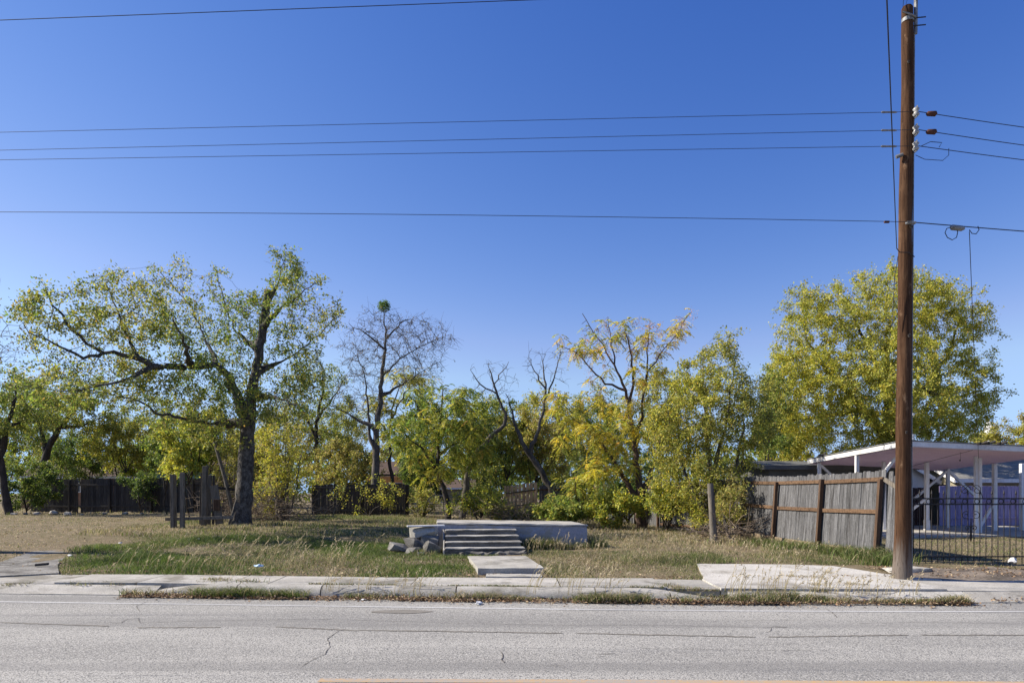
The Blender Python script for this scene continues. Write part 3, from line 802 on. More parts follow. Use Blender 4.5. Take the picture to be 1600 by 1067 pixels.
# left back fence, backlit and dark
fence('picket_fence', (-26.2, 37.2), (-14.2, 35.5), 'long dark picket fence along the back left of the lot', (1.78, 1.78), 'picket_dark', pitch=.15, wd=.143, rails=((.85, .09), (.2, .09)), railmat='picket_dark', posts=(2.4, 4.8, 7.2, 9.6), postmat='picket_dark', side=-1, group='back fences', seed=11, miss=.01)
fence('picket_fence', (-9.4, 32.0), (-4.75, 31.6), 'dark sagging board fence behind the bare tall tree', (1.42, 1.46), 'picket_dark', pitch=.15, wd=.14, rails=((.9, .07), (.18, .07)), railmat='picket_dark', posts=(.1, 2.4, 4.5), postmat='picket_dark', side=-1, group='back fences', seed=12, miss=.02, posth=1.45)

# ruined gate frame beside the big tree
gf = empty('ruined_gate_frame', W(300, 812, 21.5), 'ruined wooden gate frame of weathered posts beside the big tree', 'gate frame')
def post(px, py0, py1, d, wd, th, lean=0, mat='old_post', nm='post'):
    a = W(px, py0, d); a.z -= .15; b = W(px + lean, py1, d)
    MB().beam(a, b, wd, th, up=(0, 1, 0), bev=.006).build(nm, mat, gf)
post(270, 832, 741, 20.6, .10, .10, -1); post(274.5, 828, 742, 20.8, .05, .09, -1)
post(285, 830, 738, 20.6, .12, .10, 0); post(318, 822, 728, 21.6, .16, .10, 3); post(313, 815, 738, 21.9, .06, .06, 2, 'picket_dark')
post(326, 812, 742, 21.8, .13, .025, 2); post(333, 812, 742, 21.9, .06, .06, 1, 'picket_dark')
post(343, 811, 758, 21.6, .26, .025, -9, 'old_post', 'leaning_board'); post(339, 790, 780, 21.5, .2, .05, 0, 'post_brown', 'cross_block')
a = W(258, 811, 20.9); b = W(364, 808, 21.6)
MB().beam(a, b, .05, .1, up=(0, 0, 1), bev=.005).build('low_rail', 'old_post', gf)
MB().beam(W(320, 760, 22.3), W(372, 765, 22.3), .04, .09, up=(0, 0, 1)).build('upper_rail', 'picket_dark', gf)
a = W(335, 690, 22.6); b = W(364, 800, 22.2)
tag(MB().tube([a, a.lerp(b, .5) + Vector((.03, 0, 0)), b], [.05, .06, .07], 8).build('leaning_pole', 'old_post'), 'thin weathered pole leaning beside the big tree trunk', 'pole')
a = W(1115, 838, 19.0); b = W(1110, 755, 19.0)
tag(MB().tube([a - Vector((0, 0, .2)), a, a.lerp(b, .5), b], [.11, .105, .09, .085], 10).build('fence_post', 'old_post'), 'lone weathered round post in front of the bushy tree', 'fence post')

# ------------------------------------------------------------------ iron fence at the right
ib = Vector((7.95, 13.62, 0)); idr = Vector((1, .02, 0)).normalized()
ife = empty('iron_fence', (ib.x, ib.y, .15), 'black wrought iron fence with rings between its top rails', 'iron fence')
def IP(s, z): return ib + idr * s + Vector((0, 0, z))
zr1, zr2, zr3 = 1.49, 1.375, .33
LEN = 7.5
for z in (zr1, zr2, zr3):
    MB().beam(IP(0, z), IP(LEN, z), .03, .025, bev=.003).build('rail', 'iron', ife)
bar = MB().tube([(0, 0, 0), (0, 0, 1.26)], .009, 6); 
bme = bpy.data.meshes.new('bar'); bme.from_pydata(bar.v, [], bar.f); bme.materials.append(M['iron'])
tall = MB().tube([(0, 0, 0), (0, 0, 1.42), (0, 0, 1.45), (0, 0, 1.53)], [.009, .009, .018, .002], 6)
tme = bpy.data.meshes.new('bar'); tme.from_pydata(tall.v, [], tall.f); tme.materials.append(M['iron'])
for i in range(int(LEN / .122)):
    o = bpy.data.objects.new('bar', tme if i % 2 else bme); col.objects.link(o); o.parent = ife
    o.location = IP(.06 + i * .122, .20 if True else 0) - ife.location - Vector((0, 0, .06))
rt = MB(); m_ = 18; R0, r0 = .047, .008
vs = []; fsx = []
for i in range(m_):
    a = 2 * math.pi * i / m_
    for j in range(6):
        b = 2 * math.pi * j / 6; q = R0 + r0 * math.cos(b)
        vs.append((q * math.cos(a), r0 * math.sin(b), q * math.sin(a)))
for i in range(m_):
    for j in range(6): fsx.append((i * 6 + j, ((i + 1) % m_) * 6 + j, ((i + 1) % m_) * 6 + (j + 1) % 6, i * 6 + (j + 1) % 6))
rme = bpy.data.meshes.new('ring'); rme.from_pydata(vs, [], fsx); rme.materials.append(M['iron'])
for i in range(int(LEN / .244)):
    o = bpy.data.objects.new('ring', rme); col.objects.link(o); o.parent = ife; o.location = IP(.12 + i * .244, (zr1 + zr2) / 2) - ife.location
for s in (0.01, 3.0, 6.0):
    MB().box(IP(s, .88), (.05, .05, 1.5), bev=.005).build('post', 'iron', ife)
def spiral(c, r, turns, sgn, z0):
    return [Vector((c.x + sgn * r * (1 - .75 * t) * math.cos(t * turns * 2 * math.pi + z0), c.y, c.z + r * (1 - .75 * t) * math.sin(t * turns * 2 * math.pi + z0))) for t in np.linspace(0, 1, 22)]
for s in (1.22,):
    MB().tube(spiral(IP(s - .12, 1.66), .11, 1.3, 1, 0), .007, 5).build('scroll', 'iron', ife)
    MB().tube(spiral(IP(s + .12, 1.66), .11, 1.3, -1, 0), .007, 5).build('scroll', 'iron', ife)
    MB().tube([IP(s - .24, zr1), IP(s - .2, 1.62), IP(s, 1.8), IP(s + .2, 1.62), IP(s + .24, zr1)], .007, 5).build('scroll', 'iron', ife)
    MB().tube(spiral(IP(s - .07, .9), .06, 1.2, 1, 0), .008, 5).build('scroll', 'iron', ife)
    MB().tube(spiral(IP(s + .07, .9), .06, 1.2, -1, 0), .008, 5).build('scroll', 'iron', ife)
    MB().tube([IP(s, 1.1), IP(s, .8), IP(s, .72), IP(s, .62)], [.006, .02, .03, .004], 6).build('finial', 'iron', ife)
    MB().tube(spiral(IP(s - .1, 1.15), .09, 1.2, 1, 1), .007, 5).build('scroll', 'iron', ife)
    MB().tube(spiral(IP(s + .1, 1.15), .09, 1.2, -1, 1), .007, 5).build('scroll', 'iron', ife)

# ------------------------------------------------------------------ carport
cp = empty('carport', (16.4, 22.6, .25), 'open carport with lilac ceiling and white posts at the right', 'carport')
Q = dict(FL=Vector((12.05, 21.0, 3.17)), FR=Vector((17.6, 21.6, 2.98)), BL=Vector((11.52, 26.6, 2.87)), BR=Vector((17.0, 27.2, 2.62)))
def roofp(u, v, dz=0):
    return Q['FL'].lerp(Q['FR'], u).lerp(Q['BL'].lerp(Q['BR'], u), v) + Vector((0, 0, dz))
g = [[roofp(u, v) for u in np.linspace(0, 1, 9)] for v in np.linspace(0, 1, 9)]
MB().slab([[p + Vector((0, 0, .06)) for p in r] for r in g], .03).build('roof', 'shingle_grey', cp)
mb = MB()
for i in range(22):      # ceiling boards
    v0 = i / 22; v1 = (i + .93) / 22
    mb.slab([[roofp(u, v0 * .98 + .01, -.13) for u in (.01, .99)], [roofp(u, v1 * .98 + .01, -.13) for u in (.01, .99)]][::-1], .02)
mb.slab([[roofp(u, v, -.115) for u in (.01, .99)] for v in (.01, .99)], .01)
c_ = mb.build('ceiling', 'lilac', cp); c_['kind'] = 'stuff'
for a, b in (((0, 0), (1, 0)), ((0, 0), (0, 1)), ((1, 0), (1, 1)), ((0, 1), (1, 1))):
    pa = roofp(*a, -.055); pb = roofp(*b, -.055); d_ = (pb - pa).normalized() * .018
    MB().beam(pa + d_, pb - d_, .035, .165, bev=.004).build('fascia', 'white_paint', cp)
for a, b in (((0, 0), (1, 0)), ((0, 0), (0, 1))):
    pa = roofp(*a, .05); pb = roofp(*b, .05); MB().beam(pa, pb, .09, .025).build('drip_edge', 'galv', cp)
def cpost(px, py, d, wd=.115, plinth=False, h=None):
    b = W(px, py, d); b.z = max(b.z, .2)
    rel = (b.x - 12.0) / 5.5; vv = (b.y - 21.3) / 5.6
    top = roofp(min(max(rel, .02), .98), min(max(vv, .02), .98), -.16).z
    p_ = MB().beam((b.x, b.y, .2), (b.x, b.y, top), wd, wd, up=(0, 1, 0), bev=.008).build('post', 'white_post', cp)
    if plinth: MB().box((b.x, b.y, .42), (wd + .03, wd + .03, .42), bev=.008).build('plinth', 'white_paint', p_)
    return Vector((b.x, b.y, top))
def brace(a, b): MB().beam(a, b, .09, .09, up=(0, 1, 0), bev=.005).build('brace', 'white_post', cp)
p1 = cpost(1339, 826, 23.5); p2 = cpost(1280, 822, 26.0); p3 = cpost(1381, 825, 25.0); p4 = cpost(1448, 824, 24.6, .13, True)
p5 = cpost(1481, 823, 26.3); p6 = cpost(1525, 828, 22.6, .10, True); p6b = cpost(1531, 828, 22.9, .10); p7 = cpost(1554, 826, 24.3, .13); p8 = cpost(1597, 826, 24.2, .13)
brace(p5 + Vector((-.06, 0, -.1)), p5 + Vector((-1.3, 0, -1.15))); brace(p5 + Vector((.06, 0, -.1)), p5 + Vector((1.0, 0, -1.0)))
brace(p4 + Vector((-.08, 0, -1.35)), p4 + Vector((-.9, 0, -2.0)))
brace(p2 + Vector((.06, 0, -.1)), p2 + Vector((.75, 0, -.75)))
a = W(1399, 715, 22.3); b = W(1372, 752, 22.3); brace(a, b)
brace(p7 + Vector((-.08, 0, -1.5)), p7 + Vector((-.5, 0, -2.2)))
for px, py in ((1281, 711), (1530, 693), (1543, 692), (1561, 693)):
    d_ = 21.05 if px > 1400 else 25.5
    o = MB(); c = W(px, py, d_); o.box(c, (.10, .12, .08), bev=.02); o.tube([c + Vector((.05, -.04, .0)), c + Vector((.14, -.1, .03)), c + Vector((.17, -.12, .035))], [.03, .05, .055], 8); o.build('floodlight', 'iron', cp)
MB().tube([W(1425, 728, 21.6), W(1470, 716, 21.4), W(1520, 703, 21.2)], .006, 5).build('light_string', 'wire_black', cp)
c = W(1501, 717, 21.8); MB().tube([c + Vector((0, 0, .35)), c, c + Vector((-.03, 0, -.06))], [.004, .004, .03], 5).build('hanging_hook', 'iron', cp)
tag(MB().poly([(11.5, 21.1), (20, 22.0), (20, 28.5), (11.3, 27.5)], .27, .15).build('carport_slab', 'concrete'), 'concrete floor under the carport', kind='structure')

# purple fence and brown fence behind the carport
def board_row(name, A, B, z0, h, mat, label, cat, group, pitch=.16, gap=.012, seed=1):
    A = Vector(A); B = Vector(B); d = (B - A).normalized(); L = (B - A).length; e = empty(name, (A.x, A.y, z0), label, cat, group)
    me = bpy.data.meshes.new('board'); b = MB().box((0, 0, h / 2), (pitch - gap, .02, h), bev=.003); me.from_pydata(b.v, [], b.f); me.materials.append(M[mat])
    for i in range(int(L / pitch)):
        o = bpy.data.objects.new('board', me); col.objects.link(o); o.parent = e
        o.location = A + d * (i + .5) * pitch + Vector((0, 0, z0 + random.uniform(-.012, .012))) - e.location; o.rotation_euler = (0, 0, math.atan2(d.y, d.x))
    for fr in (.2, .62):
        MB().beam(A + Vector((0, -.04, z0 + h * fr)), B + Vector((0, -.04, z0 + h * fr)), .04, .08).build('rail', mat, e)
    return e
pf = board_row('purple_fence', (17.45, 27.9, 0), (22.4, 28.4, 0), .27, 1.62, 'purple', 'purple painted board fence behind the carport posts', 'fence', 'fences behind the carport')
board_row('brown_fence', (14.6, 28.6, 0), (17.4, 28.6, 0), .2, 1.62, 'brown_board', 'dark red-brown board fence behind the carport', 'fence', 'fences behind the carport')

# ------------------------------------------------------------------ houses
def wall_quad(mb, a, b, z0, z1, th=.15):
    a = Vector((a[0], a[1], 0)); b = Vector((b[0], b[1], 0)); mb.beam(a.lerp(b, 0) + Vector((0, 0, (z0 + z1) / 2)), b + Vector((0, 0, (z0 + z1) / 2)), th, z1 - z0)
def house(name, label, x0, x1, y0, y1, zb, zw, zr, wall, roof, rot=0.0, ridge='x', trim='white_paint', windows=(), over=.35, group=None, door=None, gable=None):
    e = empty(name, ((x0 + x1) / 2, (y0 + y1) / 2, zb), label, 'house', group)
    cx, cy = (x0 + x1) / 2, (y0 + y1) / 2
    def T(p):
        p = Vector(p) - Vector((cx, cy, 0)); return Matrix.Rotation(rot, 3, 'Z') @ p + Vector((cx, cy, 0))
    vs = [T((x, y, z)) for z in (zb, zw) for x, y in ((x0, y0), (x1, y0), (x1, y1), (x0, y1))]
    mb = MB(); mb.add(vs, [(0, 1, 5, 4), (1, 2, 6, 5), (2, 3, 7, 6), (3, 0, 4, 7)])
    if ridge == 'x':
        r1, r2 = T((x0, cy, zr - .12)), T((x1, cy, zr - .12)); mb.add([vs[4], vs[7], r1], [(0, 1, 2)]); mb.add([vs[5], vs[6], r2], [(0, 2, 1)])
    else:
        r1, r2 = T((cx, y0, zr - .12)), T((cx, y1, zr - .12)); mb.add([vs[4], vs[5], r1], [(0, 1, 2)]); mb.add([vs[7], vs[6], r2], [(0, 2, 1)])
    mb.build('wall', wall, e)
    o = over; sl = (zr - zw) / (((y1 - y0) if ridge == 'x' else (x1 - x0)) / 2)
    for sg in (-1, 1):
        if ridge == 'x':
            ye = y0 - o if sg < 0 else y1 + o; q = [T((x0 - o, ye, zw - o * sl)), T((x1 + o, ye, zw - o * sl)), T((x1 + o, cy, zr)), T((x0 - o, cy, zr))]
        else:
            xe = x0 - o if sg < 0 else x1 + o; q = [T((xe, y0 - o, zw - o * sl)), T((xe, y1 + o, zw - o * sl)), T((cx, y1 + o, zr)), T((cx, y0 - o, zr))]
        rf = MB().slab([[q[0], q[1]], [q[3], q[2]]], .1).build('roof', roof, e)
        MB().beam(q[0] - Vector((0, 0, .09)), q[1] - Vector((0, 0, .09)), .05, .16).build('fascia', trim, rf)
        MB().beam(q[1] - Vector((0, 0, .09)), q[2] - Vector((0, 0, .09)), .05, .16).build('fascia', trim, rf)
        MB().beam(q[0] - Vector((0, 0, .09)), q[3] - Vector((0, 0, .09)), .05, .16).build('fascia', trim, rf)
    for (wx, wz, ww, wh) in windows:
        c = T((wx, y0 - .02, wz)); wn = MB(); rm = Matrix.Rotation(rot, 3, 'Z')
        wn.box(c, (ww + .14, .08, wh + .14), rm); f_ = wn.build('window', trim, e)
        MB().box(T((wx, y0 - .068, wz)), (ww, .02, wh), rm).build('pane', 'glass_dark', f_)
        MB().box(T((wx, y0 - .084, wz)), (ww, .02, .04), rm).build('sash_bar', trim, f_)
    return e
# grey-roofed neighbour behind the purple fence, and its white gable part
house('neighbour_house', 'olive walled house with grey shingle roof behind the purple fence', 18.9, 31, 29.4, 34.5, .2, 2.35, 3.4, 'wall_olive', 'shingle_grey', .04, 'x', group='houses beyond the fences')
house('shed', 'small white gabled shed behind the carport', 15.5, 18.4, 30.2, 34, .2, 2.35, 3.2, 'wall_white', 'shingle_grey', 0, 'y', group='houses beyond the fences')
house('neighbour_house', 'dark grey gabled house peeking over the side fence', 9.9, 15.5, 27.0, 31, .2, 2.72, 2.95, 'wall_dark', 'wall_dark', .08, 'x', 'wall_dark', group='houses beyond the fences')
house('neighbour_house', 'tan house with brown shingle roof behind the back fence', -12.5, -8.6, 62, 68, .3, 3.2, 4.6, 'wall_tan', 'shingle_brown', 0, 'x', windows=((-10.5, 1.9, 1.2, 1.2),), group='houses beyond the fences')
ca = empty('porch_roof', W(605, 760, 55), 'flat orange-edged porch roof in front of the tan house', 'porch roof')
for (a, b, z, t_, mt, nm) in ((577, 632, 742, .12, 'shingle_brown', 'roof_deck'), (578, 631, 749, .45, 'orange_panel', 'soffit_panel')):
    c = W((a + b) / 2, z, 55); MB().box(c, ((b - a) / F * 55, 2.0, t_), bev=.01).build(nm, mt, ca)
for px in (580, 629):
    a = W(px, 750, 55); MB().beam((a.x, a.y, .2), a, .12, .12, up=(0, 1, 0)).build('porch_post', 'wall_tan', ca)
house('neighbour_house', 'low pinkish house seen through the gap in the back fence', -12.0, -3.0, 78, 84, .2, 2.3, 3.2, 'wall_tan', 'shingle_brown', 0, 'x', windows=((-10.4, 1.3, 1.4, 1.3), (-8.2, 1.3, 1.0, 1.3)), group='houses beyond the fences')
h = house('neighbour_house', 'mint green house with white corner boards behind the left fence', -24.4, -18.0, 46, 52, .3, 3.6, 4.5, 'wall_mint', 'shingle_brown', 0, 'x', windows=((-18.3, 1.7, 1.0, 1.3),), group='houses beyond the fences')
MB().box((-24.4, 45.93, 2.0), (.25, .12, 3.4)).build('corner_board', 'white_paint', h)
house('neighbour_house', 'brown walled house left of the mint green one', -34.5, -25.9, 48, 54, .3, 2.9, 3.9, 'wall_brick', 'shingle_brown', 0, 'x', windows=((-31, 2.3, 1.3, 1.2),), group='houses beyond the fences')
# white chimney-like steeple far right
c = W(1545, 690, 70)
sp = empty('steeple', (c.x, c.y, .2), 'small white steeple above the far trees at the right', 'steeple')
MB().box((c.x, c.y, 3.4), (1.3, 1.3, 6.6)).build('base', 'wall_white', sp)
MB().tube([(c.x, c.y, 6.7), (c.x, c.y, 7.6), (c.x, c.y, 7.65), (c.x, c.y, 8.9)], [.62, .55, .6, .35], 8, smooth=False).build('lantern', 'wall_white', sp)
# chain link fence in the gap at the back
cl = empty('wire_fence', (-4.6, 40, .3), 'low wire fence in the gap behind the young tree', 'fence')
for k in range(5):
    x = -6.2 + k * 1.1; MB().tube([(x, 40, .1), (x, 40, 1.5)], .03, 6).build('post', 'galv', cl)
for z in (1.48, .45): MB().tube([(-6.2, 40, z), (-1.8, 40, z)], .02, 5).build('rail', 'galv', cl)
mb = MB()
for k in range(60):
    x = -6.2 + k * .07333
    for sg in (-1, 1):
        x2 = x + sg * 1.0; f0 = 0
        xa, xb = x, min(max(x2, -6.2), -1.8); zb = .45 + abs(xb - xa)
        if abs(xb - xa) > .05: mb.tube([(xa, 40 + .004 * sg, .45), (xb, 40 + .004 * sg, zb)], .004, 3, False)
mm_ = mb.build('wire_mesh', 'galv', cl); mm_['kind'] = 'stuff'
# ------------------------------------------------------------------ trees
PAL = dict(
    olive=[(.26, .255, .05, 3), (.19, .205, .04, 3), (.36, .32, .055, 2), (.10, .13, .03, 1.6), (.34, .24, .06, .4)],
    yellow=[(.40, .375, .05, 3), (.31, .32, .045, 3), (.48, .41, .055, 1.2), (.20, .225, .035, 2), (.42, .28, .06, .25)],
    gold=[(.55, .43, .04, 3), (.48, .40, .045, 2), (.36, .34, .045, 2), (.50, .30, .05, .5)],
    green=[(.13, .19, .034, 3), (.19, .235, .04, 3), (.26, .27, .045, 1.5), (.085, .125, .026, 2)],
    dark=[(.05, .085, .022, 3), (.075, .115, .028, 2), (.10, .135, .03, 1)],
    brown=[(.30, .235, .085, 2), (.23, .20, .06, 2), (.35, .29, .085, 2), (.18, .18, .05, 2)],
    bare=[(.14, .10, .06, 2), (.18, .15, .06, 1), (.10, .10, .04, 1)],
    pods=[(.46, .24, .11, 2), (.40, .21, .10, 2), (.54, .33, .18, 1)],
    mistle=[(.07, .13, .024, 2), (.11, .17, .035, 2)])
def palcols(name, n, rg):
    p = np.array(PAL[name]); k = rg.choice(len(p), n, p=p[:, 3] / p[:, 3].sum())
    c = p[k, :3] * rg.uniform(.62, 1.32, (n, 1)) * rg.uniform(.92, 1.08, (n, 3))
    c = c * 1.22
    return c * .90 + .10 * c.mean(1, keepdims=True) * np.array([1.1, 1.0, .9])

def unit(v):
    return v / np.maximum(np.linalg.norm(v, axis=-1, keepdims=True), 1e-9)

def tubes_np(P0, P1, R0, R1, n):
    """many independent tapered prisms"""
    d = unit(P1 - P0); ref = np.tile(np.array([.31, .22, .92]), (len(d), 1))
    a = unit(np.cross(d, ref)); b = np.cross(d, a)
    ang = np.arange(n) * 2 * np.pi / n
    ring = a[:, None, :] * np.cos(ang)[None, :, None] + b[:, None, :] * np.sin(ang)[None, :, None]
    V0 = P0[:, None, :] + ring * R0[:, None, None]; V1 = P1[:, None, :] + ring * R1[:, None, None]
    vs = np.concatenate([V0, V1], 1).reshape(-1, 3)
    base = (np.arange(len(d)) * 2 * n)[:, None, None]
    k = np.arange(n)
    q = np.stack([k, (k + 1) % n, (k + 1) % n + n, k + n], -1)[None]
    return vs, (base + q).reshape(-1, 4)

def leaf_quads(pos, dirv, size, rg, aspect=.55, droop=.0):
    """pointed leaf blades: base, side, tip, side with a slight fold"""
    n = len(pos)
    nr = unit(rg.normal(size=(n, 3)) + np.array([0, 0, .5]))
    d = unit(dirv + np.array([0, 0, -droop]))
    s = unit(np.cross(d, nr)); nn = np.cross(s, d)
    L = size[:, None]
    b = pos; tip = pos + d * L; mid = pos + d * L * .45
    w_ = L * aspect * .5
    v = np.stack([b, mid + s * w_ + nn * w_ * .35, tip, mid - s * w_ + nn * w_ * .35], 1).reshape(-1, 3)
    f = (np.arange(n) * 4)[:, None] + np.arange(4)[None]
    return v, f

def make_tree(name, label, d, skel, env, pal='olive', bark='bark', seed=1, step=.28, n_attr=900, kill=None, leaves=12000, leaf=.085, twigs=1.0, twiglen=.45,
              tip=.006, pw=2.35, frond=False, group='trees and shrubs around the lot', cat='tree', aspect=.5, droop=.3, spread=.10, aspread=1.0, maxn=9000, pal2=None, mixz=None, leaf_min=0.0, clump=0.0, up=.06, leaf_env=None, fr_len=.42, fr_n=3, base_z=None, cl=5, topthin=None):
    rg = np.random.default_rng(seed)
    # skeleton in world space: lists of (px,py,r,dd)
    pos = []; par = []; fix = []
    def nearest(p):
        q = np.array(pos); return int(np.argmin(((q - p) ** 2).sum(1)))
    for pl in skel:
        pts = [np.array(W(q[0], q[1], d + (q[3] if len(q) > 3 else 0))) for q in pl]; rr = [q[2] for q in pl]
        if not pos:
            if base_z is None:
                g_ = float(lot(pts[0][0], pts[0][1]))
                pts[0][2] = g_ - .12
            pos.append(pts[0]); par.append(-1); fix.append(rr[0]); prev = 0
            seq = range(1, len(pts))
        else:
            prev = nearest(pts[0]); seq = range(0, len(pts))
            if np.linalg.norm(pos[prev] - pts[0]) < step * .5: seq = range(1, len(pts))
        for i in seq:
            a = pos[prev]; b = pts[i]; L = np.linalg.norm(b - a); m = max(1, int(round(L / step)))
            ra = fix[prev] if i > 0 else min(fix[prev], rr[0])
            if i == 0: ra = rr[0]
            for k in range(1, m + 1):
                f = k / m
                jit = rg.normal(size=3) * step * ((.05 if fix[prev] > .15 else .13) if k < m else 0)
                pos.append(a + (b - a) * f + jit); par.append(prev); fix.append(ra + (rr[i] - ra) * f); prev = len(pos) - 1
    n0 = len(pos)
    # attraction points
    ev = np.array([[e[2] * e[3] * (e[6] if len(e) > 6 else 1.0)] for e in env]).ravel()
    kk = rg.choice(len(env), n_attr, p=ev / ev.sum())
    A = np.zeros((n_attr, 3))
    u = unit(rg.normal(size=(n_attr, 3))) * (rg.uniform(0, 1, (n_attr, 1)) ** (1 / 2.6))
    for i, e in enumerate(env):
        mk = kk == i; dd = d + (e[4] if len(e) > 4 else 0); rd = (e[5] if len(e) > 5 and e[5] else max(e[2], e[3]) / F * d * aspread)
        c = np.array(W(e[0], e[1], dd)); A[mk] = c + u[mk] * np.array([e[2] / F * dd, rd, e[3] / F * dd])
    A = A[A[:, 2] > .5]
    kill = kill or step * 1.6
    P = np.zeros((maxn, 3)); P[:n0] = np.array(pos); par = par + [0] * (maxn - n0); par = np.array(par[:maxn])
    fixr = np.zeros(maxn); fixr[:n0] = fix
    nch = np.zeros(maxn, int)
    for i in range(n0):
        if par[i] >= 0: nch[par[i]] += 1
    cnt = n0
    # trunk nodes near the ground do not sprout
    ok = np.arange(n0)
    D2 = ((A[:, None, :] - P[None, :n0, :]) ** 2).sum(-1)
    low = P[:n0, 2] < (A[:, 2].min() * .55 + .1)
    D2[:, low | (fixr[:n0] > .10)] = 1e9
    ni_ = D2.argmin(1); nd = D2.min(1)
    alive = nd > kill ** 2
    for it in range(160):
        if not alive.any() or cnt > maxn - 400: break
        ia = np.where(alive)[0]
        dirs = unit(A[ia] - P[ni_[ia]])
        src, inv = np.unique(ni_[ia], return_inverse=True)
        acc = np.zeros((len(src), 3)); np.add.at(acc, inv, dirs)
        acc = unit(acc) + rg.normal(size=acc.shape) * .22 + np.array([0, 0, up])
        good = nch[src] < 4
        src = src[good]; acc = unit(acc[good])
        if len(src) == 0: break
        m = min(len(src), maxn - cnt)
        src = src[:m]; newp = P[src] + acc[:m] * step
        P[cnt:cnt + m] = newp; par[cnt:cnt + m] = src; nch[src] += 1
        d2 = ((A[ia][:, None, :] - newp[None]) ** 2).sum(-1)
        j = d2.argmin(1); dm = d2.min(1); better = dm < nd[ia]
        nd[ia[better]] = dm[better]; ni_[ia[better]] = cnt + j[better]
        alive[ia[nd[ia] < kill ** 2]] = False
        cnt += m
    P = P[:cnt]; par = par[:cnt]; fixr = fixr[:cnt]
    # radii by the pipe rule, from tips to root (children always come later)
    rp = np.zeros(cnt)
    for i in range(cnt - 1, -1, -1):
        r_ = max(rp[i], tip ** pw) if fixr[i] == 0 else fixr[i] ** pw
        rp[i] = r_
        if par[i] >= 0 and fixr[par[i]] == 0: rp[par[i]] += r_
    rad = rp ** (1 / pw)
    for i in range(n0, cnt):                    # a side branch is never thicker than its bearer
        rad[i] = min(rad[i], rad[par[i]] * .92)
    base = Vector(P[0]); base.z = float(lot(P[0][0], P[0][1]))
    e = empty(name, base, label, cat, group)
    # branch mesh, rings shared along chains
    vs = []; fq = []; counts = 0
    main = -np.ones(cnt, int)
    for i in range(1, cnt):
        p_ = par[i]
        if main[p_] < 0 or rad[i] > rad[main[p_]]: main[p_] = i
    rings = {}
    def sides(r): return 10 if r > .12 else 7 if r > .05 else 5 if r > .018 else 3
    vcount = 0
    for i in range(cnt):
        if i == 0 or main[par[i]] != i:
            ch = [par[i], i] if i else [0]
            j = main[i]
            while j >= 0: ch.append(j); j = main[j]
            if len(ch) < 2: continue
            pts = P[ch]; rr = rad[ch].copy()
            if i: rr[0] = min(rr[0], rr[1] * 1.15)
            n = sides(rr[0])
            dd = np.gradient(pts, axis=0) if len(pts) > 1 else None
            dd = unit(dd)
            a = np.cross(dd, np.array([.31, .92, .22])); a = unit(a); b = np.cross(dd, a)
            an = np.arange(n) * 2 * np.pi / n
            wob = 1 + (rg.normal(size=(len(ch), n)) * .06 if n >= 7 else 0)
            ring = pts[:, None, :] + (a[:, None, :] * np.cos(an)[None, :, None] + b[:, None, :] * np.sin(an)[None, :, None]) * (rr[:, None] * wob)[:, :, None]
            vs.append(ring.reshape(-1, 3)); k = np.arange(n); m = len(ch)
            q = np.stack([k, (k + 1) % n, (k + 1) % n + n, k + n], -1)[None] + (np.arange(m - 1) * n)[:, None, None] + vcount
            fq.append(q.reshape(-1, 4))
            if rr[-1] > .04:       # sawn end
                cap = np.arange(n) + vcount + (m - 1) * n
                cen = vcount + m * n; vs.append(pts[-1][None]); vcount += 1
                fq.append(np.stack([cap, np.roll(cap, -1), np.full(n, cen), np.full(n, cen)], -1))
            vcount += m * n
    # fine twigs on the thin branches
    thin = np.where((rad < .028) & (np.arange(cnt) >= 1))[0]
    thin = thin[P[thin, 2] > base.z + .3]
    nt_ = int(len(thin) * twigs)
    tw0 = np.zeros((0, 3)); tw1 = tw0
    if nt_ and len(thin):
        s = rg.choice(thin, nt_)
        pd = unit(P[s] - P[par[s]])
        dv = unit(pd * .8 + rg.normal(size=(nt_, 3)) * .7 + np.array([0, 0, .12]))
        L = twiglen * rg.uniform(.4, 1.2, nt_)
        tw0 = P[s]; tm = tw0 + dv * (L * .5)[:, None]; d2_ = unit(dv + rg.normal(size=(nt_, 3)) * .35 + np.array([0, 0, -droop * .4])); tw1 = tm + d2_ * (L * .5)[:, None]
        r0 = np.full(nt_, tip * .75)
        v_, f_ = tubes_np(tw0, tm, r0, r0 * .75, 3); vs.append(v_); fq.append(f_ + vcount); vcount += len(v_)
        v_, f_ = tubes_np(tm, tw1, r0 * .75, r0 * .35, 3); vs.append(v_); fq.append(f_ + vcount); vcount += len(v_)
        T0 = np.concatenate([tw0, tm]); T1 = np.concatenate([tm, tw1])
    else:
        s = thin if len(thin) else np.arange(1, cnt); T0 = P[par[s]]; T1 = P[s]
    VS = np.concatenate(vs); FQ = np.concatenate(fq)
    tri = FQ[:, 2] == FQ[:, 3]
    flat = np.concatenate([FQ[~tri].ravel(), FQ[tri][:, :3].ravel()]); cts = np.concatenate([np.full((~tri).sum(), 4), np.full(tri.sum(), 3)])
    np_mesh('trunk', VS, flat, cts, bark, e, smooth=True, origin=base)
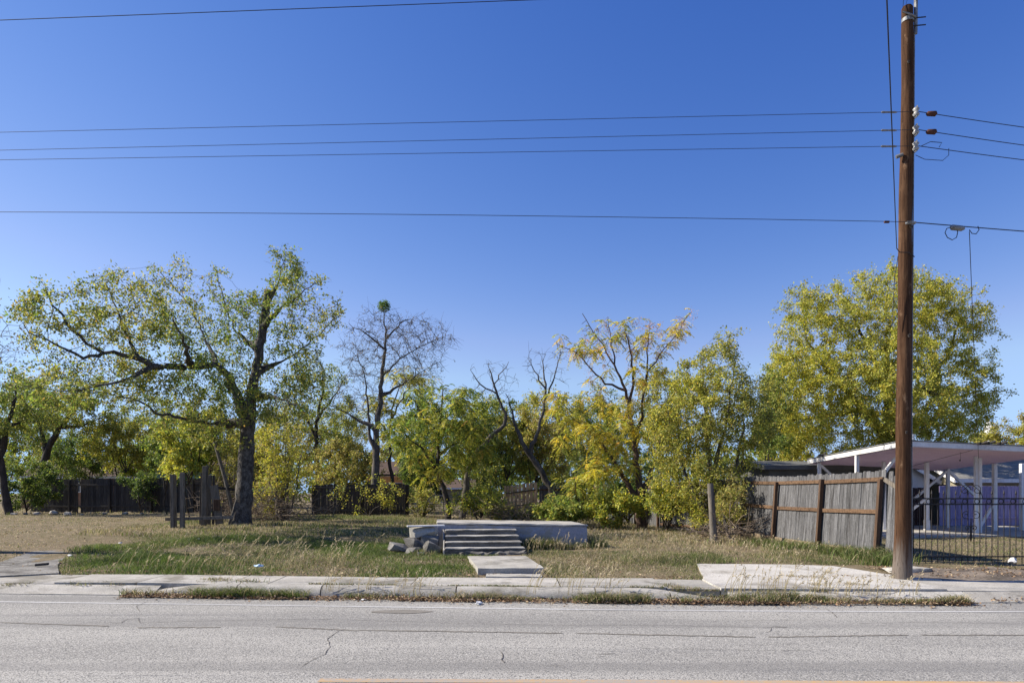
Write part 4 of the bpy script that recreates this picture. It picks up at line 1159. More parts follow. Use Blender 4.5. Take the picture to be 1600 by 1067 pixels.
    if leaves:
        if leaf_env is not None:
            c_ = (T0 + T1) / 2; keep = np.zeros(len(c_), bool)
            for q in leaf_env:
                o_ = np.array(W(q[0], q[1], d)); 
                keep |= ((c_[:, 0] / c_[:, 1] - o_[0] / d) / (q[2] / F)) ** 2 + (((c_[:, 2] - EYE) / c_[:, 1] - (o_[2] - EYE) / d) / (q[3] / F)) ** 2 < 1
            T0 = T0[keep]; T1 = T1[keep]
        if clump > 0:          # leaves thicker on some sprays than on others
            w_ = np.exp(clump * np.array(vnoise(T1[:, 0] * 1.6 + T1[:, 1], T1[:, 2] * 1.6 - T1[:, 1] * .7, seed)))
        else: w_ = np.ones(len(T1))
        if topthin: w_ = w_ * np.where(T1[:, 2] > EYE + (HOR - topthin[0]) / F * d, topthin[1], 1.0)
        w_ = w_ / w_.sum()
        if not frond:
            ng = leaves // cl; leaves = ng * cl
            k = np.repeat(rg.choice(len(T0), ng, p=w_), cl)
            f = np.repeat(rg.uniform(.1, 1.0, ng), cl)[:, None] + rg.normal(size=(leaves, 1)) * .12
            pos_ = T0[k] + (T1[k] - T0[k]) * f + rg.normal(size=(leaves, 3)) * leaf * .75 + np.repeat(rg.normal(size=(ng, 3)), cl, 0) * spread * .5
            dv = unit(unit(T1[k] - T0[k]) * .6 + rg.normal(size=(leaves, 3)) * .8)
            sz = leaf * rg.uniform(.55, 1.3, leaves)
            lv, lf = leaf_quads(pos_, dv, sz, rg, aspect, droop)
            cc = palcols(pal, leaves, rg)
            if pal2:
                tone = np.array(vnoise(T1[k, 0] * .9 + T1[k, 1] * .5, T1[k, 2] * .9, seed + 9)); m2 = rg.uniform(-1, 1, leaves) < tone
                cc[m2] = palcols(pal2, int(m2.sum()), rg)
            cc = np.repeat(cc, 4, 0)
        else:                  # drooping feathered leaves
            nf = leaves
            k = rg.choice(len(T1), nf // fr_n + 1, p=w_); k = np.repeat(k, fr_n)[:nf]
            o_ = T1[k]
            dv = unit(unit(T1[k] - T0[k]) * .35 + rg.normal(size=(nf, 3)) * np.array([.8, .8, .35]))
            L = fr_len * rg.uniform(.6, 1.2, nf)
            nl = 9
            t_ = np.linspace(.22, 1, nl)
            cen = o_[:, None, :] + dv[:, None, :] * (L[:, None] * t_)[:, :, None] + np.array([0, 0, -1.0]) * (L[:, None] * .55 * t_ ** 2)[:, :, None]
            tang = unit(dv[:, None, :] + np.array([0, 0, -1.1]) * t_[None, :, None])
            side = unit(np.cross(tang, np.array([0, 0, 1.0])))
            allp = []; alld = []
            for sg in (-1, 1):
                allp.append(cen); alld.append(unit(side * sg * .9 + tang * .7))
            pos_ = np.concatenate(allp).reshape(-1, 3); dvv = np.concatenate(alld).reshape(-1, 3)
            m = len(pos_); sz = leaf * rg.uniform(.7, 1.2, m)
            lv, lf = leaf_quads(pos_, dvv, sz, rg, aspect, .15)
            fc = palcols(pal, nf, rg)
            if pal2:
                m2 = rg.uniform(-1, 1, nf) < np.array(vnoise(T1[k, 0] * .9, T1[k, 2] * .9, seed + 9)); fc[m2] = palcols(pal2, int(m2.sum()), rg)
            cc = np.tile(np.repeat(fc, nl, 0), (2, 1)); cc = np.repeat(cc, 4, 0)
        np_mesh('crown', lv, lf.ravel(), np.full(len(lf), 4), 'leaf', e, colr=cc, origin=base)
    return e, P, rad, par, T1

TREES = {}
# 1 the big tree with the sawn stem and long left limb
TREES['big'] = make_tree('broad_tree', 'big tree with thick speckled trunk, sawn-off stem and long left limb', 22,
    [[(376, 824, .42), (377, 812, .33), (380, 790, .275), (383, 740, .24), (386, 690, .225), (388, 655, .22), (393, 620, .17), (398, 590, .155), (405, 550, .14), (411, 510, .13), (416, 475, .125), (419, 453, .115)],
     [(386, 662, .2), (378, 640, .18), (370, 615, .13), (362, 596, .115), (337, 569, .105, -.4), (297, 573, .10, -.8), (236, 572, .095, -2.3), (216, 560, .08, -2.7), (192, 555, .062, -2.8), (162, 552, .05, -3.0), (135, 537, .04, -3.4), (111, 515, .04, -3.8), (91, 485, .03, -3.8), (67, 452, .018, -3.8)],
     [(216, 560, .055, -2.7), (202, 528, .038, -2.3), (182, 481, .022, -1.9), (165, 444, .015, -1.9)],
     [(162, 552, .05, -3.0), (130, 560, .04, -4.2), (90, 540, .025, -4.9), (45, 520, .012, -5.3)],
     [(236, 572, .06, -2.3), (205, 590, .045, -3.4), (170, 600, .03, -4.0), (110, 610, .015, -4.6)],
     [(362, 610, .1), (354, 598, .095)],
     [(386, 664, .2), (371, 661, .16), (351, 662, .15)],
     [(356, 661, .06), (330, 662, .05, -.5), (283, 653, .045, -1.9), (243, 646, .035, -2.7), (216, 626, .025, -3.0), (162, 613, .012, -3.4)],
     [(337, 569, .045, -.4), (320, 530, .032, .3), (300, 480, .02, .8), (250, 425, .012, 1)],
     [(297, 573, .05, -.8), (290, 540, .035, -3.0), (270, 500, .02, -4.2)],
     [(412, 505, .04), (440, 480, .028, -.6), (470, 460, .018, -1.9), (500, 440, .012, -2.3)], [(417, 478, .022), (436, 440, .016, .2), (446, 398, .008, .3)],
     [(400, 580, .05), (440, 565, .032, .6), (480, 540, .02, 1), (530, 490, .012, 1.2)], [(393, 618, .06), (430, 620, .04, -.5), (480, 640, .02, -1.9)], [(404, 552, .042), (370, 520, .03, .8), (350, 470, .02, 1.2), (340, 430, .012, 1.4)]],
    [(92, 520, 52, 66, -3.8, 1.8), (150, 540, 70, 80, -3.0, 2.2), (130, 605, 80, 45, -3.6, 2.0, 1.0), (225, 610, 70, 40, -2.6, 2.0, .9), (230, 490, 80, 65, -1.8, 2.8, .85), (320, 490, 85, 70, 0, 3.0, .85), (390, 510, 55, 60, .8, 2.4, .5), (456, 420, 32, 34, .2, 1.1, 1.0), (475, 490, 58, 60, 0, 2.2, 1.0), (470, 580, 50, 55, .4, 2.2, .9), (310, 615, 70, 55, -.6, 2.4, 1.1), (350, 560, 70, 50, .2, 2.2, .9), (365, 605, 42, 45, -1.4, 1.0, 1.3), (420, 640, 55, 40, -.6, 1.8, .8), (270, 660, 70, 24, -1.9, 1.5, .6), (345, 685, 50, 25, -.2, 1.6, .7)],
    pal='olive', bark='bark_grey', seed=3, step=.22, n_attr=2700, kill=.32, leaves=43000, leaf=.09, twigs=1.3, twiglen=.45, tip=.0055, clump=1.25, spread=.06, pal2='green', droop=.35, maxn=14000)
# 2 bare-twigged tree standing outside the left edge, its shadow on the driveway
make_tree('bare_tree', 'bare twigged tree reaching in at the far left edge', 15.5,
    [[(-75, 850, .2), (-72, 760, .17), (-66, 680, .15), (-70, 610, .12), (-80, 540, .08), (-85, 480, .03)], [(-67, 660, .09), (-50, 600, .06), (-35, 540, .04), (-20, 490, .015)]],
    [(-70, 510, 78, 75, 0, 2.0), (-40, 580, 50, 60, .5, 1.5), (-110, 590, 70, 70, 0, 2)], pal='bare', bark='bark', seed=5, step=.26, n_attr=500, leaves=700, leaf=.07, twigs=2.2, twiglen=.55)
# 3 and 4 left edge trees
make_tree('slim_tree', 'slim dark-stemmed tree at the far left in front of the fence', 33,
    [[(14, 802, .2), (6, 760, .16), (2, 725, .15), (8, 680, .12), (20, 640, .08), (30, 600, .04)], [(5, 705, .08), (-20, 660, .05), (-40, 620, .03)], [(10, 670, .06), (35, 655, .04), (60, 640, .02)]],
    [(10, 630, 55, 55, 0, 2.2), (50, 650, 45, 50, 0, 2), (-30, 650, 50, 60, 0, 2)], pal='olive', pal2='green', bark='bark_dark', seed=6, step=.32, n_attr=600, leaves=13000, leaf=.12, twigs=1.4, clump=.5)
make_tree('slim_tree', 'leaning tree rising over the left end of the dark fence', 38.5,
    [[(58, 800, .24), (64, 735, .2), (80, 690, .16), (100, 660, .12), (122, 628, .07), (140, 600, .03)], [(74, 705, .09), (60, 660, .06), (50, 620, .03)], [(95, 668, .08), (130, 665, .05), (165, 650, .02)]],
    [(110, 620, 65, 42, 0, 2.4), (60, 630, 45, 45, 0, 2), (150, 650, 50, 40, 0, 2.4)], pal='green', pal2='olive', bark='bark_dark', seed=7, step=.36, n_attr=600, leaves=14000, leaf=.13, twigs=1.2, clump=.5)
def shrub(name, label, px, py, d, rx, ry, pal, seed, leaves=5000, leaf=.1, stems=5, pal2=None, bark='bark_dark', rd=None, top=None, n_attr=260, cat='shrub', extra=(), step=.3, twigs=1.2, clump=.4, frond=False, **kw):
    r = random.Random(seed); sk = []
    for k in range(stems):
        bx = px + r.uniform(-.22, .22) * rx; tx = px + (k - (stems - 1) / 2) / max(1, stems - 1) * 1.1 * rx + r.uniform(-8, 8)
        sk.append([(bx, py + ry, .035, r.uniform(-.3, .3)), ((bx + tx) / 2 + r.uniform(-5, 5), py + ry * .45, .028, r.uniform(-.6, .6)), (tx, py - ry * r.uniform(-.1, .5), .014, r.uniform(-.8, .8))])
    for q in sk[1:]: q[0] = sk[0][0] if False else q[0]
    sk2 = [sk[0]] + [[(sk[0][0][0], sk[0][0][1] - 2, .034)] + q[1:] for q in sk[1:]]
    return make_tree(name, label, d, sk2, [(px, py, rx, ry, 0, rd)] + list(extra), pal=pal, pal2=pal2, bark=bark, seed=seed, leaves=int(leaves * (1.0 if frond else 1.6)), leaf=leaf, n_attr=int(n_attr * 1.3), cat=cat, step=step, twigs=twigs, clump=clump, frond=frond, **kw)
shrub('evergreen_shrub', 'rounded dark shrub in front of the fence at the far left', 48, 758, 35, 42, 42, 'dark', 21, 7000, .11, pal2='green', rd=1.4)
shrub('leafy_shrub', 'golden leafy shrub overhanging the dark left fence', 185, 690, 40, 60, 50, 'yellow', 22, 9000, .13, pal2='olive', rd=2.0)
shrub('leafy_shrub', 'dark green shrub over the fence beside the green house', 130, 715, 43, 55, 40, 'green', 23, 7000, .13, pal2='dark', rd=2.0)
shrub('leafy_shrub', 'dense yellow-green shrub behind the ruined gate frame', 290, 700, 27.5, 50, 58, 'green', 24, 9000, .11, pal2='yellow', rd=1.6)
shrub('leafy_shrub', 'dark shrub between gate frame and green house', 262, 705, 33, 34, 60, 'dark', 25, 6000, .11, pal2='green', rd=1.4)
shrub('thicket', 'tall thicket of thin stems right of the big tree trunk', 440, 730, 25, 48, 92, 'brown', 26, 7000, .085, stems=11, pal2='yellow', rd=1.3, n_attr=420, bark='bark', step=.26, twigs=1.8)
shrub('leafy_shrub', 'olive shrub towering over the dark sagging fence', 540, 735, 36, 62, 48, 'olive', 27, 9000, .12, pal2='brown', rd=1.8)
make_tree('slim_tree', 'slender pale leaved tree between big tree and bare tree', 38,
    [[(495, 806, .16), (496, 740, .13), (494, 680, .1), (500, 630, .07), (505, 580, .03)], [(495, 690, .07), (470, 640, .04), (450, 600, .02)], [(496, 660, .06), (520, 620, .04), (540, 590, .02)]],
    [(495, 610, 55, 60, 0, 2.2), (460, 660, 45, 50, 0, 2), (520, 660, 45, 50, 0, 2.2)], pal='olive', pal2='green', bark='bark_dark', seed=8, step=.34, n_attr=520, leaves=9500, leaf=.12, twigs=1.6, clump=.6)
# 5 the tall bare tree with mistletoe
bt = make_tree('bare_tree', 'tall nearly leafless tree with a round mistletoe clump at its top', 33,
    [[(585, 812, .26), (586, 770, .22), (588, 720, .17), (588, 680, .15), (594, 620, .115), (599, 570, .08), (603, 530, .05), (600, 500, .03), (598, 480, .012)],
     [(588, 705, .08), (577, 680, .07), (576, 640, .05), (570, 590, .028), (555, 540, .015)], [(597, 590, .045), (625, 560, .03), (660, 540, .02), (705, 522, .01)], [(594, 620, .04), (630, 600, .026), (670, 575, .015)],
     [(589, 670, .06), (550, 650, .04), (520, 635, .015)], [(602, 545, .05), (570, 520, .03), (545, 505, .012)], [(602, 530, .05), (625, 505, .03), (650, 495, .012)]],
    [(600, 525, 50, 42, 0, 2.0), (655, 530, 58, 34, 0, 2.0, 1.2), (570, 550, 40, 50, 0, 1.8), (635, 575, 60, 30, 0, 2), (560, 610, 40, 40, 0, 1.8, .7)],
    pal='bare', bark='bark', seed=9, step=.26, n_attr=2000, kill=.3, leaves=2500, leaf=.07, twigs=2.0, twiglen=.6, tip=.0085, maxn=14000)
mc = np.array(W(600, 478, 33)); rg_ = np.random.default_rng(77); n_ = 900
u_ = unit(rg_.normal(size=(n_, 3))) * rg_.uniform(.1, 1, (n_, 1)) ** .5 * np.array([.30, .28, .27])
lv, lf = leaf_quads(mc + u_, unit(u_ + rg_.normal(size=(n_, 3)) * .3), rg_.uniform(.05, .1, n_), rg_, .5, .1)
mo = np_mesh('mistletoe', lv, lf.ravel(), np.full(n_, 4), 'leaf', None, colr=np.repeat(palcols('mistle', n_, rg_), 4, 0), origin=mc); mo.location = mc
tag(mo, 'round green mistletoe clump in the top of the bare tree', 'mistletoe')
# 6 young feathery tree with curved stem
make_tree('feathery_tree', 'young yellow-green feathery tree with a curved stem left of the steps', 28,
    [[(702, 812, .15), (700, 785, .12), (693, 760, .1), (685, 738, .09), (684, 700, .07), (688, 650, .05), (692, 610, .02)], [(686, 735, .06), (660, 700, .045), (635, 680, .02)], [(684, 710, .05), (720, 690, .035), (745, 670, .015)], [(686, 680, .05), (660, 650, .03), (645, 620, .012)], [(687, 660, .04), (715, 630, .03), (730, 605, .012)]],
    [(690, 640, 55, 55, 0, 1.6), (645, 680, 45, 40, 0, 1.5), (730, 680, 45, 45, 0, 1.5), (690, 720, 55, 35, 0, 1.5)], pal='yellow', pal2='green', bark='bark_dark', seed=10, step=.28, n_attr=420, leaves=1700, leaf=.095, twigs=1.2, frond=True, clump=.4, fr_len=.5, aspect=.42)
make_tree('feathery_tree', 'feathery yellow-green tree spreading behind the bare tree trunk', 36,
    [[(615, 808, .12), (612, 740, .1), (608, 690, .08), (612, 640, .05), (625, 600, .02)], [(608, 680, .05), (580, 640, .03), (570, 625, .01)], [(610, 660, .05), (640, 600, .03), (655, 580, .01)]],
    [(600, 640, 40, 22, 0, 1.2), (640, 590, 42, 20, 0, 1.2)], pal='yellow', pal2='olive', bark='bark_dark', seed=11, step=.3, n_attr=120, leaves=520, leaf=.1, twigs=1.0, frond=True, fr_len=.6, aspect=.42)
shrub('evergreen_tree', 'dark evergreen tree standing behind the feathery young tree', 655, 690, 42, 40, 95, 'dark', 28, 11000, .14, pal2='green', rd=2.0, cat='tree', n_attr=420)
shrub('evergreen_tree', 'dark leafy tree deep behind the bare arching stems', 790, 690, 46, 90, 75, 'dark', 29, 12000, .16, pal2='green', rd=2.4, cat='tree', n_attr=480)
# 7 yellow mass behind
shrub('leafy_tree', 'golden leafy tree filling the back centre', 745, 690, 38, 70, 78, 'yellow', 30, 15000, .12, pal2='green', rd=2.2, cat='tree', n_attr=600, stems=6)
shrub('leafy_tree', 'golden orange leafy tree behind the right bare stem', 850, 680, 37, 62, 78, 'yellow', 31, 13000, .12, pal2='brown', rd=2.0, cat='tree', n_attr=520, stems=6)
# 8 arching bare trunks
make_tree('bare_tree', 'bare arching grey trunk leaning right at the back centre', 31,
    [[(722, 812, .16), (726, 770, .14), (733, 730, .13), (748, 703, .12), (768, 680, .1), (788, 664, .085), (790, 645, .07), (778, 620, .055), (770, 595, .04), (764, 575, .015)], [(776, 615, .04), (750, 600, .03), (735, 578, .012)], [(772, 600, .03), (785, 580, .02), (795, 565, .01)]],
    [(770, 590, 35, 32, 0, 1.2), (745, 600, 18, 28, 0, .8), (795, 600, 20, 30, 0, .8)], pal='bare', bark='bark', seed=12, step=.26, n_attr=220, leaves=0, twigs=1.2, twiglen=.5, tip=.009)
make_tree('bare_tree', 'bare forked grey trunk leaning left behind the porch', 31,
    [[(872, 800, .16), (866, 775, .15), (855, 755, .14), (838, 725, .13), (828, 710, .12), (815, 690, .1), (806, 668, .07), (800, 640, .04), (790, 615, .015)], [(830, 712, .1), (838, 680, .08), (850, 640, .06), (853, 600, .045), (848, 565, .02)], [(851, 630, .05), (866, 590, .03), (876, 550, .012)], [(852, 610, .04), (835, 580, .025), (825, 560, .01)]],
    [(852, 575, 35, 38, 0, 1.2), (830, 570, 22, 28, 0, .9), (875, 560, 22, 40, 0, .9)], pal='bare', bark='bark', seed=13, step=.26, n_attr=260, leaves=0, twigs=1.2, twiglen=.5, tip=.009)
# 9 chinaberry with dried berry clusters
ck = make_tree('feathery_tree', 'open yellowing tree with dried berry clusters right of the porch', 26.5,
    [[(1003, 826, .22), (1000, 795, .19), (1000, 775, .17), (998, 745, .13), (992, 700, .10), (985, 655, .075), (978, 610, .055), (960, 570, .036), (935, 530, .022), (910, 490, .012)],
     [(1001, 790, .13), (985, 765, .11), (968, 735, .09), (945, 700, .06), (915, 670, .03), (880, 640, .012)], [(985, 650, .06), (990, 600, .05), (985, 550, .035), (975, 500, .012)], [(992, 695, .06), (1003, 640, .048), (1010, 585, .035), (1030, 555, .024), (1060, 520, .016), (1078, 490, .01)],
     [(978, 612, .05), (945, 600, .035), (910, 560, .02), (868, 535, .01)], [(1000, 770, .09), (1020, 730, .06), (1035, 680, .03)], [(1007, 600, .04), (1012, 560, .03), (1015, 510, .01)], [(958, 568, .03), (955, 530, .02), (950, 495, .01)]],
    [(975, 530, 60, 40, 0, 1.5), (1050, 520, 35, 32, 0, 1.0), (920, 540, 48, 48, 0, 1.3), (900, 640, 50, 60, -.3, 1.4), (960, 680, 60, 60, -.5, 1.5), (1010, 620, 45, 60, 0, 1.3), (930, 730, 60, 30, -.6, 1.3)],
    pal='gold', pal2='yellow', bark='bark_red', seed=14, step=.27, n_attr=520, leaves=1500, leaf=.09, twigs=.7, twiglen=.35, frond=True, fr_len=.5, clump=.5, aspect=.42, tip=.009, topthin=(600, .5))
# dried berry sprays, part of the same tree
e_, P_, r_, pa_, T_ = ck
rg_ = np.random.default_rng(5); sel = T_[(T_[:, 2] > W(0, 620, 26.5).z)]; kk_ = rg_.choice(len(sel), 130, replace=True); n_ = 130 * 34
c_ = np.repeat(sel[kk_] + np.array([0, 0, -.12]), 34, 0) + rg_.normal(size=(n_, 3)) * np.array([.10, .10, .12])
lv, lf = leaf_quads(c_, unit(rg_.normal(size=(n_, 3))), rg_.uniform(.03, .08, n_), rg_, .32, .4)
np_mesh('berry_sprays', lv, lf.ravel(), np.full(n_, 4), 'leaf', e_, colr=np.repeat(palcols('pods', n_, rg_), 4, 0), origin=e_.location)['kind'] = 'stuff'
# 10 bushy tree by the lone post
make_tree('bushy_tree', 'bushy pale green tree behind the lone round post', 22.5,
    [[(1118, 836, .12), (1116, 800, .1), (1112, 750, .085), (1105, 690, .07), (1100, 630, .05), (1098, 570, .02)], [(1117, 810, .08), (1140, 760, .07), (1155, 700, .05), (1165, 640, .02)], [(1117, 815, .08), (1085, 770, .06), (1060, 710, .04), (1045, 650, .02)], [(1112, 740, .06), (1130, 680, .045), (1140, 620, .03), (1148, 560, .012)], [(1146, 838, .07, 1.0), (1148, 790, .06, 1.0), (1155, 740, .05, 1.0), (1165, 690, .03, 1.0)]],
    [(1110, 640, 70, 85, 0, 1.9, 1.2), (1060, 650, 48, 70, 0, 1.6), (1160, 650, 48, 80, 0, 1.6), (1120, 560, 40, 42, 0, 1.2), (1085, 730, 70, 55, 0, 1.6, 1.1), (1150, 730, 36, 45, .6, 1.2), (1100, 790, 55, 40, -.2, 1.1)],
    pal='olive', pal2='yellow', bark='bark', seed=15, step=.24, n_attr=1600, kill=.34, leaves=54000, leaf=.08, twigs=1.5, twiglen=.4, clump=.55, maxn=12000)
# 11 the big dense tree over the carport
make_tree('broad_tree', 'large dense golden-green tree rounded above the carport', 33,
    [[(1392, 815, .4), (1393, 760, .36), (1394, 715, .33), (1392, 670, .28), (1388, 620, .2), (1385, 560, .12), (1390, 500, .05)], [(1393, 690, .2), (1350, 640, .15), (1300, 590, .1), (1260, 530, .04)], [(1392, 665, .18), (1440, 610, .13), (1480, 560, .08), (1500, 500, .03)], [(1350, 640, .1), (1290, 650, .07), (1230, 660, .03)], [(1388, 620, .12), (1360, 550, .08), (1330, 490, .03)], [(1440, 610, .09), (1490, 620, .06), (1535, 610, .03)], [(1385, 560, .08), (1420, 500, .05), (1440, 450, .02)]],
    [(1290, 600, 98, 85, 0, 3.0, 1.3), (1228, 620, 40, 70, -.5, 2.0, 1.2), (1275, 500, 66, 56, 0, 2.4, 1.1), (1390, 480, 95, 56, 0, 3.2, 1.1), (1470, 510, 66, 70, 0, 2.6, 1.1), (1490, 610, 62, 80, 0, 2.4), (1380, 600, 95, 85, -1.5, 3.2, 1.5), (1245, 665, 62, 60, -.5, 2.4, 1.2), (1330, 690, 80, 40, -.5, 2.5, .9), (1450, 670, 80, 40, -1, 2.4, 1.3), (1390, 660, 70, 45, -2, 1.6, 1.2)],
    pal='yellow', pal2=None, bark='bark_dark', seed=16, step=.34, n_attr=3600, kill=.44, leaves=175000, leaf=.105, twigs=1.5, twiglen=.6, clump=.6, droop=.5, maxn=16000)
# 12 far right
shrub('leafy_tree', 'brownish leafy treetop beyond the carport roof at the far right', 1600, 690, 55, 75, 42, 'brown', 34, 11000, .17, pal2='yellow', rd=2.4, cat='tree', n_attr=420, step=.4)
shrub('leafy_tree', 'small dark treetop beside the steeple', 1530, 700, 60, 25, 25, 'green', 35, 3000, .17, pal2='brown', rd=1.5, cat='tree', n_attr=140, step=.4)
# understory right of the porch
shrub('feathery_shrub', 'bright green feathery shrub right behind the porch corner', 905, 765, 26, 40, 40, 'green', 41, 330, .085, pal2='yellow', rd=1.0, n_attr=120, frond=True, fr_len=.5, aspect=.4)
shrub('leafy_shrub', 'low broadleaf green bush behind the porch right end', 880, 797, 25, 46, 22, 'green', 42, 3800, .12, pal2='olive', rd=1.0, n_attr=150)
shrub('leafy_shrub', 'low green bush at the foot of the berry tree', 960, 795, 25, 50, 28, 'green', 43, 4200, .11, pal2='yellow', rd=1.0, n_attr=150)
shrub('leafy_shrub', 'yellow-green sapling clump in front of the grey fence', 1045, 775, 23.5, 40, 50, 'yellow', 44, 4200, .085, pal2='green', rd=.9, n_attr=180)
shrub('leafy_shrub', 'dusty scrub at the left corner of the grey picket fence', 1143, 790, 20.5, 28, 46, 'olive', 45, 2600, .075, pal2='brown', rd=.7, n_attr=220, bark='bark', twigs=2)
shrub('leafy_shrub', 'golden sapling at the back of the porch by the gap', 745, 785, 27, 45, 26, 'yellow', 46, 2600, .1, pal2='green', rd=.9, n_attr=130)
shrub('leafy_shrub', 'dark bush behind the porch left of the tan boards', 748, 765, 33, 34, 42, 'dark', 47, 3200, .12, pal2='olive', rd=1.0, n_attr=160, twigs=1.6)
shrub('leafy_shrub', 'ivy-like shrub climbing over the dark sagging fence', 575, 775, 31, 60, 34, 'olive', 48, 800, .1, pal2='yellow', rd=.5, n_attr=130)
shrub('leafy_tree', 'pale leafy tree between bushy tree and dense golden tree', 1205, 660, 30, 32, 95, 'green', 49, 5500, .11, pal2='olive', rd=1.2, cat='tree', n_attr=300)
shrub('leafy_tree', 'far green tree glimpsed behind the left slim trees', 20, 690, 52, 90, 60, 'green', 50, 7000, .17, pal2='olive', rd=2.5, cat='tree', n_attr=300, step=.45)
shrub('leafy_tree', 'far dark tree behind the mint green house', 330, 690, 58, 120, 70, 'dark', 51, 9000, .19, pal2='olive', rd=3, cat='tree', n_attr=340, step=.5)
shrub('leafy_tree', 'far olive tree behind the tan house', 560, 700, 76, 120, 50, 'green', 52, 9000, .22, pal2='brown', rd=3, cat='tree', n_attr=340, step=.6)
shrub('leafy_tree', 'far green tree behind the golden trees at centre right', 960, 700, 60, 130, 75, 'green', 53, 12000, .2, pal2='dark', rd=3, cat='tree', n_attr=420, step=.5)

shrub('leafy_shrub', 'olive shrub in front of the mint green house wall', 215, 715, 42, 42, 40, 'green', 54, 5500, .13, pal2='yellow', rd=1.5)
shrub('leafy_shrub', 'loose golden shrub between big tree trunk and gate frame', 335, 690, 30, 40, 50, 'yellow', 55, 6000, .11, pal2='olive', rd=1.3)
shrub('leafy_shrub', 'olive shrub behind the right side of the tall thicket', 395, 715, 34, 40, 60, 'olive', 56, 6000, .12, pal2='brown', rd=1.4)
shrub('leafy_tree', 'dense olive tree behind the dark sagging fence right end', 660, 735, 39, 36, 55, 'dark', 57, 6500, .12, pal2='green', rd=1.5, cat='tree')
shrub('leafy_tree', 'golden-green tree low between the bare trunks', 790, 700, 37, 60, 52, 'olive', 58, 9000, .11, pal2='green', rd=1.5, cat='tree', n_attr=360)
shrub('leafy_tree', 'yellow-green tree behind the berry tree', 935, 680, 32, 62, 75, 'olive', 59, 11000, .1, pal2='green', rd=1.8, cat='tree', n_attr=420)
shrub('leafy_tree', 'tall green saplings between berry tree and bushy tree', 1035, 650, 28, 38, 95, 'olive', 60, 9000, .09, pal2='yellow', rd=1.3, cat='tree', n_attr=380)
shrub('leafy_shrub', 'shaded bush against the far grey fence', 985, 780, 29, 45, 38, 'green', 61, 4200, .11, pal2='dark', rd=1.0, n_attr=160)
shrub('leafy_shrub', 'spreading broadleaf bush behind the middle of the porch', 800, 803, 28.5, 55, 13, 'olive', 62, 2200, .11, pal2='green', rd=1.0, n_attr=160)
shrub('leafy_tree', 'golden tree behind the dark gabled house', 1225, 690, 37, 45, 55, 'yellow', 63, 8000, .12, pal2='olive', rd=1.6, cat='tree', n_attr=320)
shrub('leafy_tree', 'olive tree behind the middle of the dark left fence', 95, 700, 45, 60, 55, 'olive', 64, 7000, .12, pal2='green', rd=2.0, cat='tree', n_attr=300)
shrub('leafy_tree', 'tangled olive tree between big trunk and slender tree', 455, 690, 40, 55, 65, 'brown', 65, 6500, .11, pal2='olive', rd=2.0, cat='tree', n_attr=420, twigs=2)
shrub('leafy_tree', 'loose green tree left of the bare tall tree', 530, 680, 44, 50, 60, 'green', 66, 5500, .12, pal2='olive', rd=2.0, cat='tree', n_attr=320, twigs=1.8)
shrub('thicket', 'thin stemmed thicket behind the ruined gate frame', 365, 745, 27, 42, 65, 'brown', 67, 2600, .085, stems=9, pal2='yellow', rd=1.0, n_attr=260, bark='bark', step=.26, twigs=2)
shrub('leafy_shrub', 'shadowy shrub beside the right end of the left fence', 215, 765, 35.3, 26, 28, 'dark', 68, 2200, .1, pal2='green', rd=.7, n_attr=120)
shrub('leafy_tree', 'pale olive tree filling the view above the left fence middle', 250, 665, 50, 75, 55, 'olive', 70, 6500, .14, pal2='green', rd=2.2, cat='tree', n_attr=320, step=.4, twigs=1.6)
shrub('leafy_tree', 'dusky green tree behind the leaning left tree', 60, 640, 56, 70, 65, 'green', 71, 6500, .16, pal2='brown', rd=2.4, cat='tree', n_attr=320, step=.45, twigs=1.6)
shrub('leafy_shrub', 'tangled brownish shrub at the right end of the sagging fence', 665, 785, 31, 26, 26, 'brown', 72, 1500, .09, pal2='olive', rd=.7, n_attr=140, twigs=2)
shrub('leafy_shrub', 'dark bush closing the gap behind the tan boards', 818, 750, 43, 50, 38, 'dark', 73, 3600, .13, pal2='green', rd=1.4, n_attr=160)
shrub('leafy_shrub', 'olive bush behind the far grey fence corner', 880, 745, 43, 45, 42, 'olive', 74, 3600, .13, pal2='green', rd=1.4, n_attr=160)
# far tree line closing the view
rg_ = np.random.default_rng(303); n_ = 20000
x_ = rg_.uniform(-95, 95, n_); top_ = 6.6 + 1.8 * np.array(vnoise(x_ * .22, x_ * .11, 4)) + .9 * np.array(vnoise(x_ * .9, x_ * .4, 6))
z_ = .2 + (top_) * rg_.uniform(0, 1, n_) ** .75; y_ = 96 + rg_.normal(size=n_) * 3 + 4 * np.array(vnoise(x_ * .3, x_ * .2, 2))
pz_ = np.stack([x_, y_, z_], -1)
lv, lf = leaf_quads(pz_, unit(rg_.normal(size=(n_, 3))), rg_.uniform(.35, .8, n_), rg_, .8, .1)
cc_ = palcols('green', n_, rg_); m_ = rg_.uniform(-1, 1, n_) < np.array(vnoise(x_ * .25, x_ * .1, 12)); cc_[m_] = palcols('olive', int(m_.sum()), rg_)
tag(np_mesh('far_treeline', lv, lf.ravel(), np.full(n_, 4), 'leaf', None, colr=np.repeat(cc_, 4, 0)), 'far band of trees closing the view', 'trees', kind='stuff')
